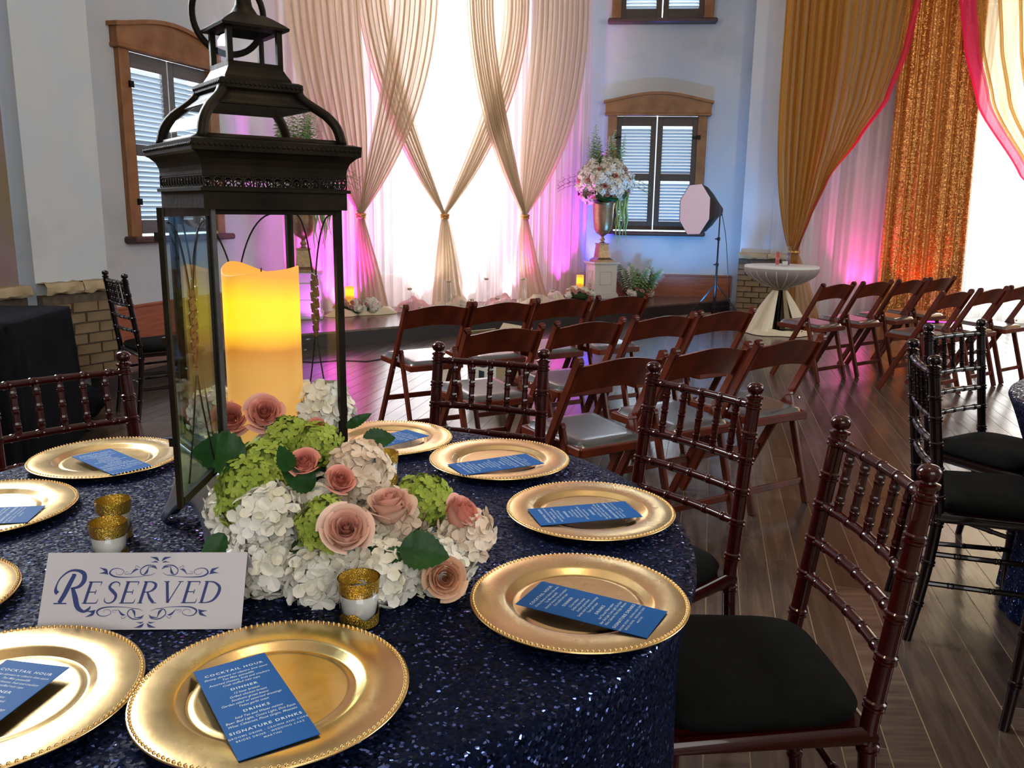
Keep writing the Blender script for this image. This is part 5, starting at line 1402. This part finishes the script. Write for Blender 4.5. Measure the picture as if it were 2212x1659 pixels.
def sk(u, v):
    th = radians(-62) + (2 * pi - radians(56)) * u + 0 * v; fold = (.01 + .035 * v) * sin(11 * th + 2 * sin(2 * th)); r = .055 + .29 * v ** .9 + fold
    return Vector((r * cos(th), r * sin(th), TT - .265 - (TT - .275) * v + 0))
MB().grid(sk, 160, 20).build('satin_skirt', M['satin'], t, smooth='all')
b = MB(); b.tube([Vector((.085 * cos(a * .4), .085 * sin(a * .4), TT - .262)) for a in range(16)], .016, 6, closed=True)
b.grid(lambda u, v: Vector((cos(radians(-88 + 18 * u)) * (.09 + .17 * v), sin(radians(-88 + 18 * u)) * (.09 + .17 * v), TT - .27 - .42 * v)), 4, 6)
b.build('sash', M['sash'], t, smooth='all')
def pd(u, v):
    a = 2 * pi * u; n = noise.noise(Vector((cos(a) * 2, sin(a) * 2, v * 2))); r = .22 + .20 * v + .06 * n
    return Vector((r * cos(a), r * sin(a) , .006 + .05 * sin(pi * v) * (1 + n)))
MB().grid(pd, 64, 8, True).build('skirt_puddle', M['satin'], t, smooth='all')
def bar_glass(label, dx, dy, r, hgt, fill, fm):
    g = thing('glass_vase', label, 'vase', (3.06 + dx, 9.68 + dy, TT + .0005), 0, 'slim glass vases on the cocktail table')
    MB().lathe([(.0001, .004), (r - .003, .004), (r, .01), (r, hgt), (r - .003, hgt), (r - .004, .012), (.0001, .012)], 20).build('glass', M['vase'], g, smooth='all')
    MB().lathe([(.0001, .013), (r - .006, .013), (r - .006, fill), (.0001, fill)], 16).build('filling', fm, g, smooth=True)
bar_glass('slim glass vase with red filling on the cocktail table', -.085, -.10, .024, .17, .155, M['red_wax'])
bar_glass('widest clear glass vase with white sand on the cocktail table', -.010, -.14, .036, .22, .055, M['white_paint'])
bar_glass('slim glass vase with purple filling on the cocktail table', .035, -.10, .024, .22, .145, M['purple_wax'])

# ---------------------------------------------------------------- softbox on a stand
t = thing('softbox_light', 'white octagonal softbox on a black tripod light stand before the right window', 'light', (2.57, 10.72, 0), 0)
HZ = 1.34
b = MB(); b.tube([(0, 0, .10), (0, 0, .72)], .014, 10); b.tube([(0, 0, .70), (0, 0, 1.02)], .011, 10); b.tube([(0, 0, 1.0), (0, 0, HZ)], .008, 10)
for z in (.70, 1.02): b.tube([(0, 0, z - .02), (0, 0, z + .02)], .020, 10); b.tube([(0, 0, z), (-.045, 0, z)], .008, 6)
b.build('pole', M['black_metal'], t, smooth=True)
for k in range(3):
    a = radians(200 + 120 * k); d = Vector((cos(a), sin(a), 0))
    MB().tube([Vector((0, 0, .44)) + d * .02, d * .42 + Vector((0, 0, .012))], .009, 8).build('leg', M['black_metal'], t, smooth=True)
    MB().tube([Vector((0, 0, .16)) + d * .02, d * .24 + Vector((0, 0, .20))], .006, 6).build('brace', M['black_metal'], t, smooth=True)
MB().box((0, 0, .16), (.05, .05, .04), bev=.006).build('collar', M['black_metal'], t)
F_ = Vector((-.90, -.42, .02)).normalized(); Rb = basis(F_)
hub = Vector((0, 0, HZ + .03)); 
prof_ = [(0.0, .055), (.06, .10), (.17, .20), (.29, .285), (.40, .325)]
b = MB(); vs = []
for d_, rr_ in prof_:
    for k in range(8): a = 2 * pi * (k + .5) / 8; vs.append(hub + Rb @ Vector((rr_ * cos(a), rr_ * sin(a), d_)))
b.add(vs, [(i * 8 + k, i * 8 + (k + 1) % 8, i * 8 + 8 + (k + 1) % 8, i * 8 + 8 + k) for i in range(4) for k in range(8)] + [tuple(range(7, -1, -1))]); b.build('shell', M['black_nylon'], t)
b = MB(); b.add([hub + Rb @ Vector((.322 * cos(2 * pi * (k + .5) / 8), .322 * sin(2 * pi * (k + .5) / 8), .395)) for k in range(8)] + [hub + Rb @ Vector((0, 0, .405))], [(k, (k + 1) % 8, 8) for k in range(8)]); b.build('diffuser', M['soft_front'], t, smooth='all')
MB().box(Vector((0, 0, HZ + .01)), (.05, .05, .09), bev=.01).build('head', M['black_metal'], t)
b = MB(); b.tube([(0.02, 0, HZ), (.07, -.02, 1.12), (.10, -.02, .95), (.12, 0, .80), (.20, .1, .35), (.24, .2, .02)], .004, 6); b.build('cable', M['black_metal'], t, smooth='all')

# ---------------------------------------------------------------- carton and floor cord
t = thing('cardboard_box', 'open cardboard box with dark printed swoosh on the floor by the front row', 'box', (-.13, 6.55, 0), radians(-50))
q = MB(); W_, D_, H_ = .36, .28, .34
q.box((-W_ / 2, 0, H_ / 2), (.006, D_, H_)); q.box((W_ / 2, 0, H_ / 2), (.006, D_, H_)); q.box((0, D_ / 2, H_ / 2), (W_, .006, H_)); q.box((0, 0, .004), (W_, D_, .006)); q.build('carton', M['box'], t)
MB().box((0, -D_ / 2, H_ / 2), (W_, .006, H_)).build('printed_side', M['box_w'], t)
for nm, c, d, ro in (('flap', (-W_ / 2 - .05, 0, H_ + .03), (.12, D_, .005), (0, radians(-30), 0)), ('flap', (0, D_ / 2 + .04, H_ + .05), (W_, .13, .005), (radians(50), 0, 0)), ('flap', (W_ / 2 + .05, 0, H_ - .02), (.12, D_, .005), (0, radians(40), 0))):
    MB().box(c, d, ro).build(nm, M['box'], t)
q = MB()
def flat(pts, w0):
    vs = []
    for i, (x, z) in enumerate(pts):
        x0, z0_ = pts[max(0, i - 1)]; x1, z1 = pts[min(len(pts) - 1, i + 1)]; L = sqrt((x1 - x0) ** 2 + (z1 - z0_) ** 2); nx, nz = -(z1 - z0_) / L, (x1 - x0) / L; ww = w0 * (.3 + .7 * sin(pi * (i + .5) / len(pts)))
        vs += [(x + nx * ww, -D_ / 2 - .0038, z + nz * ww), (x - nx * ww, -D_ / 2 - .0038, z - nz * ww)]
    q.add(vs, [(2 * i, 2 * i + 1, 2 * i + 3, 2 * i + 2) for i in range(len(pts) - 1)])
flat([(-.14 + .28 * i / 12, .20 - .05 * sin(pi * i / 12)) for i in range(13)], .014); flat([(.08, .20), (.12, .225), (.15, .22)], .012); flat([(.12, .225), (.14, .19), (.145, .16)], .010)
q.box((0, -D_ / 2 - .0035, .29), (.07, .0012, .09)); q.box((0, -D_ / 2 - .0035, .06), (.07, .0012, .10)); q.build('printed_mark', M['ink_black'], t)
t = thing('floor_cord', 'thin black cord running over the floor before the stage', 'cord', (0, 0, 0))
q = MB(); q.tube([(-1.95, 7.35, .004), (-1.75, 7.30, .004), (-1.55, 7.42, .004), (-1.30, 7.38, .004), (-1.10, 7.62, .004), (-.85, 7.70, .004), (-.5, 7.95, .004)], .004, 6); q.build('cord', M['black_metal'], t, smooth='all')
